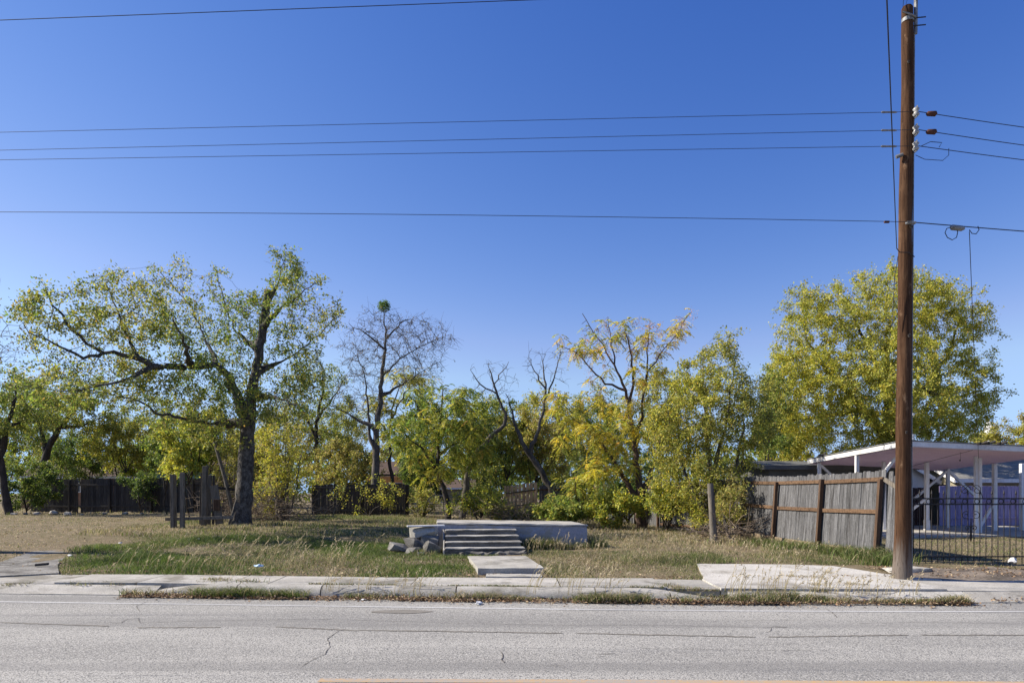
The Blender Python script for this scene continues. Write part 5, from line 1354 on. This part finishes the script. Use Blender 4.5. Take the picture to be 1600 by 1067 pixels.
# ------------------------------------------------------------------ brush, grass, weeds, litter
def brush(name, label, c, size, n, seed):
    rg = np.random.default_rng(seed)
    p0 = np.array(c) + rg.normal(size=(n, 3)) * np.array(size) * .5; p0[:, 2] = np.maximum(p0[:, 2], lot(p0[:, 0], p0[:, 1]) + .02)
    dv = unit(rg.normal(size=(n, 3)) * np.array([1, .8, .75])); L = rg.uniform(.3, 1.1, n)[:, None]
    pm = p0 + dv * L * .5; p1 = pm + unit(dv + rg.normal(size=(n, 3)) * .3) * L * .5
    r = rg.uniform(.004, .014, n)
    v1, f1 = tubes_np(p0, pm, r, r * .8, 4); v2, f2 = tubes_np(pm, p1, r * .8, r * .4, 4)
    o = np_mesh(name, np.concatenate([v1, v2]), np.concatenate([f1, f2 + len(v1)]).ravel(), np.full(len(f1) + len(f2), 4), 'twig', smooth=True)
    return tag(o, label, 'brush', kind='stuff')
brush('brush_pile', 'tangled heap of dead brown branches behind the big tree trunk', W(345, 785, 24), (1.3, .8, .9), 170, 1)
brush('brush_pile', 'low heap of dead twigs under the thin-stemmed thicket', W(430, 795, 24.5), (1.5, .8, .5), 420, 2)
brush('brush_pile', 'pale fallen branches lying behind the porch', W(790, 800, 27), (2.2, 1.0, .35), 260, 3)
brush('brush_pile', 'dry twiggy weeds at the foot of the lone post', W(1125, 828, 19.5), (1.0, .6, .2), 150, 4)

def blades(pos, h, wd, colr, rg, lean=.35, bow=.5):
    n = len(pos); a = rg.uniform(0, 2 * np.pi, n)
    s = np.stack([np.cos(a), np.sin(a), np.zeros(n)], -1)
    b = rg.uniform(0, 2 * np.pi, n); ld = np.stack([np.cos(b), np.sin(b), np.zeros(n)], -1) * (lean * rg.uniform(.2, 1.3, n))[:, None]
    up = np.array([0, 0, 1.0])
    m = pos + (up * .6 + ld * .5) * h[:, None]; tpt = pos + (up * (1 - .2 * bow) + ld * (1 + bow)) * h[:, None]
    ww = (wd * .5)[:, None]
    v = np.stack([pos - s * ww, pos + s * ww, m + s * ww * .75, m - s * ww * .75, tpt], 1).reshape(-1, 3)
    k = (np.arange(n) * 5)[:, None]
    flat = np.concatenate([(k + np.array([[0, 1, 2, 3]])).ravel(), (k + np.array([[3, 2, 4]])).ravel()])
    cts = np.concatenate([np.full(n, 4), np.full(n, 3)])
    return v, flat, cts, np.repeat(colr, 5, 0)

GREEN = [(.10, .15, .027), (.14, .19, .036), (.06, .10, .02)]
DRY = [(.42, .335, .205), (.34, .26, .15), (.28, .215, .12), (.48, .40, .26)]
OLIVE = [(.21, .205, .075), (.16, .165, .06), (.25, .225, .09)]
def mixcol(wg, wo, rg, n):
    """per blade colour: wg, wo probabilities of green and olive, the rest is dry"""
    u = rg.uniform(0, 1, n)
    g = np.array(GREEN)[rg.integers(0, len(GREEN), n)]; o = np.array(OLIVE)[rg.integers(0, len(OLIVE), n)]; dd = np.array(DRY)[rg.integers(0, len(DRY), n)]
    c = np.where((u < wg)[:, None], g, np.where((u < wg + wo)[:, None], o, dd))
    c = c * rg.uniform(.65, 1.3, (n, 1))
    return c * .88 + .12 * c.mean(1, keepdims=True)

def inside(x, y):
    """0 where slabs, porch, steps and pavement keep grass off"""
    k = np.ones(len(x), bool)
    x = x + .07 * np.array(vnoise(x * 9, y * 9, 91)); y = y + .06 * np.array(vnoise(x * 8, y * 8, 92))   # ragged turf edges
    yy = y - bend(x)
    k &= yy > 11.50
    q = (x - PO.x) * U.x + (y - PO.y) * U.y; v = (x - PO.x) * V.x + (y - PO.y) * V.y
    k &= ~((q > -.03) & (q < 3.6) & (v > -.03) & (v < 2.05))
    k &= ~((q > .1) & (q < 1.9) & (v > -1.4) & (v < .1))
    xl = -.60 + (y - 12.02) * -.137; xr = .565 + (y - 12.02) * -.12
    k &= ~((x > xl) & (x < xr) & (y < 14.4))
    k &= ~((x > 3.2 + (y - 11.3) * .2) & (x < 6.95 - (y - 11.3) * .45) & (y < 13.36))          # right pad
    ins = np.zeros(len(x), bool); j = len(DRIVE) - 1
    for i in range(len(DRIVE)):
        xi, yi = DRIVE[i]; xj, yj = DRIVE[j]
        if yi != yj: ins ^= ((yi > y) != (yj > y)) & (x < (xj - xi) * (y - yi) / (yj - yi) + xi)
        j = i
    k &= ~ins
    k &= ~((x > 6.4) & (x < 14) & (y < 12.7))
    k &= ~((x > 11.4) & (y > 21) & (y < 28.6))
    return k
def scatter(n, x0, x1, y0, y1, rg, dens=None):
    x = rg.uniform(x0, x1, n); y = rg.uniform(y0, y1, n)
    k = inside(x, y)
    if dens is not None: k &= rg.uniform(0, 1, n) < dens(x, y)
    x = x[k]; y = y[k]
    return np.stack([x, y, lot(x, y) - .01], -1)
parts_ = []
rg = np.random.default_rng(101)
def patch(n, box, hgt, wd, fg, fo, dens=None, lean=.4, bow=.5, hn=1.0):
    p = scatter(n, *box, rg, dens); m = len(p)
    if m == 0: return
    x, y = p[:, 0], p[:, 1]
    hv = (hgt(x, y) if callable(hgt) else np.full(m, hgt)) * rg.uniform(.45, 1.25, m) * (1 + .35 * np.array(vnoise(x * 1.9, y * 1.9, 8)))
    wg = np.clip(fg(x, y) if callable(fg) else np.full(m, fg), 0, 1); wo = np.clip(fo(x, y) if callable(fo) else np.full(m, fo), 0, 1)
    parts_.append(blades(p, np.maximum(hv, .02), rg.uniform(.6, 1.3, m) * wd, mixcol(wg, wo, rg, m) * (1 + .22 * np.array(vnoise(x * 2.7, y * 2.7, 51)))[:, None], rg, lean, bow))
def flush(name, label, mat='grass'):
    V_ = []; Fq = []; Ct = []; Cc = []; o = 0
    for v, f, c, k in parts_:
        V_.append(v); Fq.append(f + o); Ct.append(c); Cc.append(k); o += len(v)
    ob = np_mesh(name, np.concatenate(V_), np.concatenate(Fq), np.concatenate(Ct), mat, colr=np.concatenate(Cc))
    parts_.clear()
    return tag(ob, label, 'grass', kind='stuff')
nz = lambda x, y, s, k: np.array(vnoise(x * s, y * s, k))
# left front: lush green, patchy
gl = lambda x, y: ss(-9.6, -7.6, x + .2 * (y - 12) + .6 * nz(x, y, 1.5, 40)) * (1 - ss(17.2, 19.5, y + .5 * nz(x, y, 1, 2)))
patch(125000, (-10.5, -.3, 11.5, 19.5), lambda x, y: .085 + .06 * nz(x, y, 1.3, 4), .010, lambda x, y: .80 + .5 * nz(x, y, 1.0, 11), .22, lambda x, y: gl(x, y) * (.25 + .75 * (nz(x, y, 1.9, 14) > -.35)), .7)
# thin creeping dry cover among it
patch(16000, (-9.5, -.3, 11.5, 19.5), .06, .012, .15, .45, None, 1.2)
# mid left lawn around the tree and to the back fence
patch(40000, (-12, -1.5, 18.5, 32), lambda x, y: .10 + .05 * nz(x, y, .9, 5), .016, lambda x, y: .22 + .35 * nz(x, y, .7, 13), .5, None, .5)
# dry mown lawn far left
patch(52000, (-26, -8.0, 12.3, 36), .05, .014, lambda x, y: .08 + .2 * np.maximum(0, nz(x, y, .45, 3)), .36, lambda x, y: .35 + .65 * (nz(x, y, .7, 9) > -.5), .7)
# right of the walkway: low green near the street, tall straw behind
patch(42000, (.2, 4.4, 11.3, 15.5), lambda x, y: .07 + .05 * nz(x, y, 1.7, 15), .010, lambda x, y: .28 + .35 * nz(x, y, 1.3, 6), .4, lambda x, y: .55 + .5 * nz(x, y, 1.6, 33), .8)
patch(52000, (1.6, 7.6, 13.2, 24), lambda x, y: .08 + .05 * nz(x, y, 1.7, 21), .009, lambda x, y: .12 + .2 * nz(x, y, .9, 7) + .25 * (1 - ss(13.5, 16, y)), lambda x, y: .26 + .15 * nz(x, y, .7, 17), lambda x, y: (.55 + .55 * nz(x, y, 1.4, 31)) * (1 - .75 * ss(6.6, 7.3, x)), .8)
patch(4200, (6.0, 7.75, 13.3, 16.5), .07, .011, .42, .4, None, .8)
patch(15000, (-1, 7.5, 18, 34), .14, .018, .12, .35, None, .5)
# neighbour's lawn behind the iron fence
patch(22000, (7.9, 18, 12.8, 21), .05, .013, .28, .45, lambda x, y: .25 + .75 * ss(13.4, 14.5, y), .6)
flush('grass', 'patchy green and straw coloured grass covering the vacant lot')
# far grass
patch(9000, (-30, 14, 32, 60), .16, .03, .12, .45, None, .5)
flush('far_grass', 'dry grass beyond the back fences')

# weeds along the kerb and in joints
def weeds_at(name, label, spots, seed):
    global rg
    rg = np.random.default_rng(seed)
    for (x0, x1, y0, y1, n, h, fg, fo, z) in spots:
        x = rg.uniform(x0, x1, n); yl = rg.uniform(0, 1, n); y = y0 + (y1 - y0) * yl + bend(x)
        cl = rg.uniform(0, 1, n) < .12 + .88 * ss(-.1, .5, nz(x, y * 2, 2.6, seed) + .5 * nz(x, y * 4, 7.1, seed + 3)); x = x[cl]; y = y[cl]
        p = np.stack([x, y, np.full(len(x), z)], -1); m = len(p)
        hv = h * rg.uniform(.3, 1.25, m) * (1 + .4 * nz(x, y, 2.5, seed + 1))
        parts_.append(blades(p, np.maximum(hv, .015), rg.uniform(.6, 1.3, m) * .010, mixcol(np.full(m, fg), np.full(m, fo), rg, m), rg, 1.0, .7))
    return flush(name, label)
weeds_at('kerb_weeds', 'weeds growing in leaf litter along the kerb', [(-4.95, -3.1, 10.02, 10.26, 5200, .17, .5, .35, .0), (-6.1, -4.9, 10.02, 10.28, 900, .1, .25, .4, .02), (-2.6, -1.0, 10.05, 10.26, 1700, .15, .2, .4, .0), (-1.1, .9, 10.08, 10.26, 1500, .12, .15, .4, 0), (.9, 2.0, 9.98, 10.25, 2400, .16, .3, .4, 0),
    (2.3, 4.6, 9.98, 10.32, 4200, .14, .25, .45, .02), (4.6, 6.6, 9.98, 10.25, 2400, .11, .12, .4, .02), (-7.2, -6.2, 10.45, 10.7, 500, .08, .1, .5, .1), (-8.3, -7.8, 10.4, 10.6, 300, .07, .1, .5, .08)], 61)
weeds_at('joint_weeds', 'low weeds sprouting from the sidewalk joints', [(-3.2, 2.3, 10.485, 10.52, 2600, .04, .3, .5, .158), (-4.9, -3.9, 10.5, 10.9, 500, .09, .2, .4, .14), (2.2, 2.6, 10.6, 11.1, 260, .05, .1, .5, .15), (2.4, 4.8, 10.47, 10.56, 1200, .07, .15, .4, .12), (4.7, 5.5, 10.9, 11.15, 900, .045, .02, .2, .15), (-5.2, -4.7, 10.6, 11.1, 600, .06, .1, .4, .15), (4.7, 5.3, 11.65, 11.95, 900, .04, .02, .2, .18)], 62)

# tall seed stalks
def stalks(name, label, spots, seed):
    rg = np.random.default_rng(seed); allv = []; allf = []; vc = 0; lv_ = []; 
    for (x0, x1, y0, y1, n, h, wind) in spots:
        x = rg.uniform(x0, x1, n); y = rg.uniform(y0, y1, n); p = np.stack([x, y, np.maximum(lot(x, y), .1)], -1)
        hh = h * rg.uniform(.5, 1.15, n); az = rg.normal(0, .5, n)
        ld = np.stack([np.cos(az) * wind, np.sin(az) * wind, np.zeros(n)], -1) * rg.uniform(.4, 1.5, n)[:, None] + rg.normal(size=(n, 3)) * .12
        pr = p; r = np.full(n, .0038)
        for k in range(1, 5):
            f = k / 4; q = p + (np.array([0, 0, 1.0]) * f * (1 - .12 * f) + ld * f ** 1.8) * hh[:, None]
            v, ff = tubes_np(pr, q, r * (1.2 - f * .7 + .1), r * (1.2 - f * .7), 3); allv.append(v); allf.append(ff + vc); vc += len(v)
            if k == 4:      # seed head
                m = 7
                for j in range(m):
                    g_ = j / m; c = pr + (q - pr) * (.15 + .85 * g_); dv = unit((q - pr) + rg.normal(size=(n, 3)) * .05); 
                    a, b = leaf_quads(c, dv, np.full(n, .042), rg, .28, 0); lv_.append(a)
            pr = q
    V_ = np.concatenate(allv); Fl = np.concatenate(allf); nL = np.concatenate(lv_); fL = np.arange(len(nL)).reshape(-1, 4) + len(V_)
    cc = np.concatenate([np.tile(np.array([[.42, .36, .21]]), (len(V_), 1)), np.repeat(np.array([[.52, .44, .29]]) * rg.uniform(.7, 1.2, (len(fL), 1)), 4, 0)])
    return tag(np_mesh(name, np.concatenate([V_, nL]), np.concatenate([Fl, fL]).ravel(), np.full(len(Fl) + len(fL), 4), 'grass', colr=cc), label, 'grass', kind='stuff')
stalks('seed_stalks', 'tall pale seed stalks bending over the left grass', [(-5.9, -3.9, 11.9, 13.4, 60, .64, .5), (-7.2, -5.6, 11.9, 13.2, 30, .5, .4), (-4.0, -3.0, 12.0, 14, 36, .5, .4), (-7, -3, 14, 17, 26, .4, .3)], 71)
stalks('seed_stalks', 'thin dry stalks at the sidewalk and right of the steps', [(3.2, 4.9, 10.0, 10.5, 70, .42, .35), (4.6, 6.0, 9.9, 10.2, 45, .30, .35), (.2, 1.6, 9.95, 10.7, 46, .45, .5), (-3.0, -1.2, 10.2, 10.7, 40, .35, .3), (1.8, 7.2, 13.6, 20, 220, .32, .25), (.3, 2.0, 14.9, 15.8, 45, .40, .2)], 72)
# dark weeds against the porch
rg = np.random.default_rng(9)
for (q0, q1, v0, v1, n, h) in ((1.95, 2.9, -.3, -.05, 900, .32), (3.62, 4.0, -.2, .6, 700, .28), (2.9, 3.6, -.25, -.05, 500, .2), (-.6, .0, -1.3, -.6, 500, .15)):
    q = rg.uniform(q0, q1, n); v = rg.uniform(v0, v1, n); x = PO.x + q * U.x + v * V.x; y = PO.y + q * U.y + v * V.y
    p = np.stack([x, y, lot(x, y)], -1); parts_.append(blades(p, h * rg.uniform(.4, 1.2, n), rg.uniform(.006, .013, n), mixcol(np.full(n, .35), np.full(n, .45), rg, n), rg, .45, .4))
flush('porch_weeds', 'dark weeds growing against the porch foundation')
# clumps at the foot of the right fence
for (cx, cy, n, r_, h) in ((7.45, 15.3, 700, .3, .26), (7.5, 14.2, 600, .26, .3), (7.1, 16.6, 900, .4, .28), (7.3, 13.4, 500, .22, .26), (6.9, 18.2, 500, .4, .25)):
    x = cx + rg.normal(size=n) * r_; y = cy + rg.normal(size=n) * r_ * .7; k = inside(x, y); x = x[k]; y = y[k]; n = len(x)
    parts_.append(blades(np.stack([x, y, lot(x, y)], -1), h * rg.uniform(.4, 1.2, n), rg.uniform(.009, .02, n), mixcol(np.full(n, .6), np.full(n, .35), rg, n), rg, .7, .6))
flush('fence_weeds', 'green weed clumps at the foot of the side fence')

# fallen leaves
def litter(name, label, spots, seed):
    rg = np.random.default_rng(seed); P_ = []
    for (x0, x1, y0, y1, n, road, z) in spots:
        x = rg.uniform(x0, x1, n); y = rg.uniform(y0, y1, n)
        if road: y = y + bend(x)
        zz = np.full(n, z) if z is not None else np.array(lot(x, y))
        k = rg.uniform(0, 1, n) < .35 + .65 * (nz(x, y * 2, 1.8, seed) > -.2)
        P_.append(np.stack([x, y, zz + rg.uniform(.008, .03, n)], -1)[k])
    p = np.concatenate(P_); n = len(p)
    dv = unit(rg.normal(size=(n, 3)) * np.array([1, 1, .35])); s = rg.uniform(.025, .06, n)
    nr = unit(rg.normal(size=(n, 3)) * .45 + np.array([0, 0, 1.0])); sd_ = unit(np.cross(dv, nr)); w_ = (s * .3)[:, None]
    mid = p + dv * (s * .45)[:, None]; v = np.stack([p, mid + sd_ * w_ + nr * w_ * .5, p + dv * s[:, None], mid - sd_ * w_ + nr * w_ * .4], 1).reshape(-1, 3)
    v[:, 2] = np.maximum(v[:, 2], np.repeat(p[:, 2], 4) - .006)
    pal = np.array([(.24, .15, .085), (.16, .095, .055), (.33, .23, .14), (.10, .065, .04), (.42, .32, .2)])
    c = pal[rg.integers(0, len(pal), n)] * rg.uniform(.7, 1.2, (n, 1))
    return tag(np_mesh(name, v, np.arange(4 * n), np.full(n, 4), 'litter', colr=np.repeat(c, 4, 0)), label, 'leaf litter', kind='stuff')
litter('leaf_litter', 'brown fallen leaves gathered in the gutter', [(-6.0, 2.1, 9.95, 10.27, 11000, True, .0), (2.1, 6.6, 9.92, 10.25, 6000, True, .01), (-6, 7, 9.7, 10.0, 500, True, .0), (7, 11, 10.1, 10.4, 700, True, .02)], 81)
litter('leaf_litter', 'scattered fallen leaves on the lot and the sidewalk edge', [(-9, 7, 11.5, 12.0, 1800, True, None), (6.6, 14, 11.6, 13.0, 3500, False, None), (-9, 7, 12, 19, 1500, False, None), (-22, -8, 13, 20, 2200, False, None)], 82)

# soil strip right of the pole with a buried stone
tag(MB().sheet([[Vector((x, y + float(bend(x)), (float(lot(x, y + float(bend(x)))) + .02 + .015 * math.sin(x * 5 + y * 3)) if y > 11.6 else .12)) for x in np.linspace(6.75, 15, 40)] for y in np.linspace(11.5, 12.9, 10)]).build('soil_strip', 'dirt'), 'bare soil strip between sidewalk and iron fence', kind='structure')
tag(rock((7.15, 12.35, .2), (.95, .5, .16), 31, .1, 'flat_stone', 'stone'), 'flat pale stone half buried right of the utility pole', 'stone')

# debris
def crumple(name, c, s, mat, seed, label, cat='litter', group='bits of litter', flat=.45):
    bm = bmesh.new(); bmesh.ops.create_icosphere(bm, subdivisions=2, radius=1); r = random.Random(seed)
    for v in bm.verts:
        k = r.uniform(.55, 1.15); s_ = s * .8; v.co = Vector((v.co.x * k * s_, v.co.y * k * s_ * .8, max(-.25, v.co.z * k) * s_ * flat))
    me = bpy.data.meshes.new(name); bm.to_mesh(me); bm.free()
    o = link(name, me, mat); o.location = c; o.rotation_euler = (0, 0, seed)
    return tag(o, label, cat, group)
def Gz(px, py, z): x, y = G(px, py, z); return (x, y, z)
crumple('paper_scrap', Gz(748, 942, .02), .09, 'plastic_white', 1, 'crumpled white paper lying on the road below the walkway')
crumple('paper_scrap', Gz(738, 937, .02), .05, 'plastic_white', 2, 'small white scrap behind the crumpled paper on the road')
crumple('plastic_bag', Gz(404, 884, .33), .11, 'plastic_blue', 3, 'pale blue plastic bag among the seed stalks')
crumple('paper_scrap', Gz(631, 932, .02), .05, 'plastic_white', 4, 'small white scrap in the gutter left of the walkway')
crumple('paper_scrap', Gz(568, 936, .015), .06, 'plastic_white', 5, 'flat white scrap at the gutter edge on the road', flat=.2)
crumple('plastic_bag', Gz(683, 861, .3), .09, 'plastic_white', 6, 'pale bag in the grass below the concrete rubble')
crumple('plastic_bag', (9.35, 12.75, .33), .15, 'plastic_white', 7, 'white plastic bag in front of the iron fence', flat=.8)
crumple('paper_scrap', Gz(1237, 940, .012), .05, 'plastic_yellow', 8, 'yellow scrap lying on the road edge below the driveway', flat=.2)
crumple('paper_scrap', Gz(1116, 930, .04), .03, 'plastic_pink', 9, 'tiny pink scrap in the litter below the driveway')
crumple('paper_scrap', Gz(911, 933, .04), .03, 'plastic_pink', 10, 'tiny pink scrap in the gutter near the kerb end')
crumple('paper_scrap', Gz(1145, 941, .015), .04, 'plastic_white', 11, 'small white scrap at the litter edge below the driveway')
crumple('paper_scrap', Gz(110, 868, .25), .1, 'plastic_white', 12, 'pale scrap beside the left driveway edge')
crumple('paper_scrap', Gz(188, 848, .42), .06, 'plastic_white', 13, 'white scrap at the edge of the dry lawn')
crumple('paper_scrap', Gz(310, 842, .42), .06, 'plastic_white', 14, 'white scrap in the grass below the ruined gate frame')
crumple('paper_scrap', Gz(618, 849, .35), .06, 'plastic_white', 15, 'small white scrap left of the concrete rubble')
x, y = G(65, 885, .2); tag(MB().beam((x - .11, y - .02, .235), (x + .1, y + .05, .25), .07, .045, bev=.008).build('wood_scrap', 'picket_dark'), 'short dark wood scrap on the left driveway', 'wood scrap')
for k, (px, d, s_, mt, lab) in enumerate(((22, 32.6, .34, 'concrete', 'pale rubble lump at the foot of the far left tree trunk'), (40, 33.0, .24, 'concrete_dark', 'small dark rubble lump right of the far left trunk'),
    (58, 33.3, .42, 'stone', 'long grey rubble lump under the dark rounded shrub'), (84, 33.4, .60, 'concrete', 'largest pale rubble lump along the dark left fence'), (106, 33.4, .50, 'concrete', 'whitish rubble lump just right of the largest one'),
    (128, 33.6, .2, 'stone', 'lone tiny rubble lump along the dark left fence'), (163, 33.8, .36, 'concrete_dark', 'flat dark rubble lump before the middle of the left fence'), (196, 33.8, .44, 'concrete', 'flat pale rubble lump before the left fence near the posts'),
    (222, 33.6, .26, 'stone', 'rightmost small rubble lump before the left fence'))):
    x = (px - 800) / F * d
    tag(rock((x, d, float(lot(x, d)) + s_ * .12), (s_, s_ * .7, s_ * .5), 200 + k, k * .7, 'rubble_piece', mt), lab, 'rubble', 'rubble along the left fence')
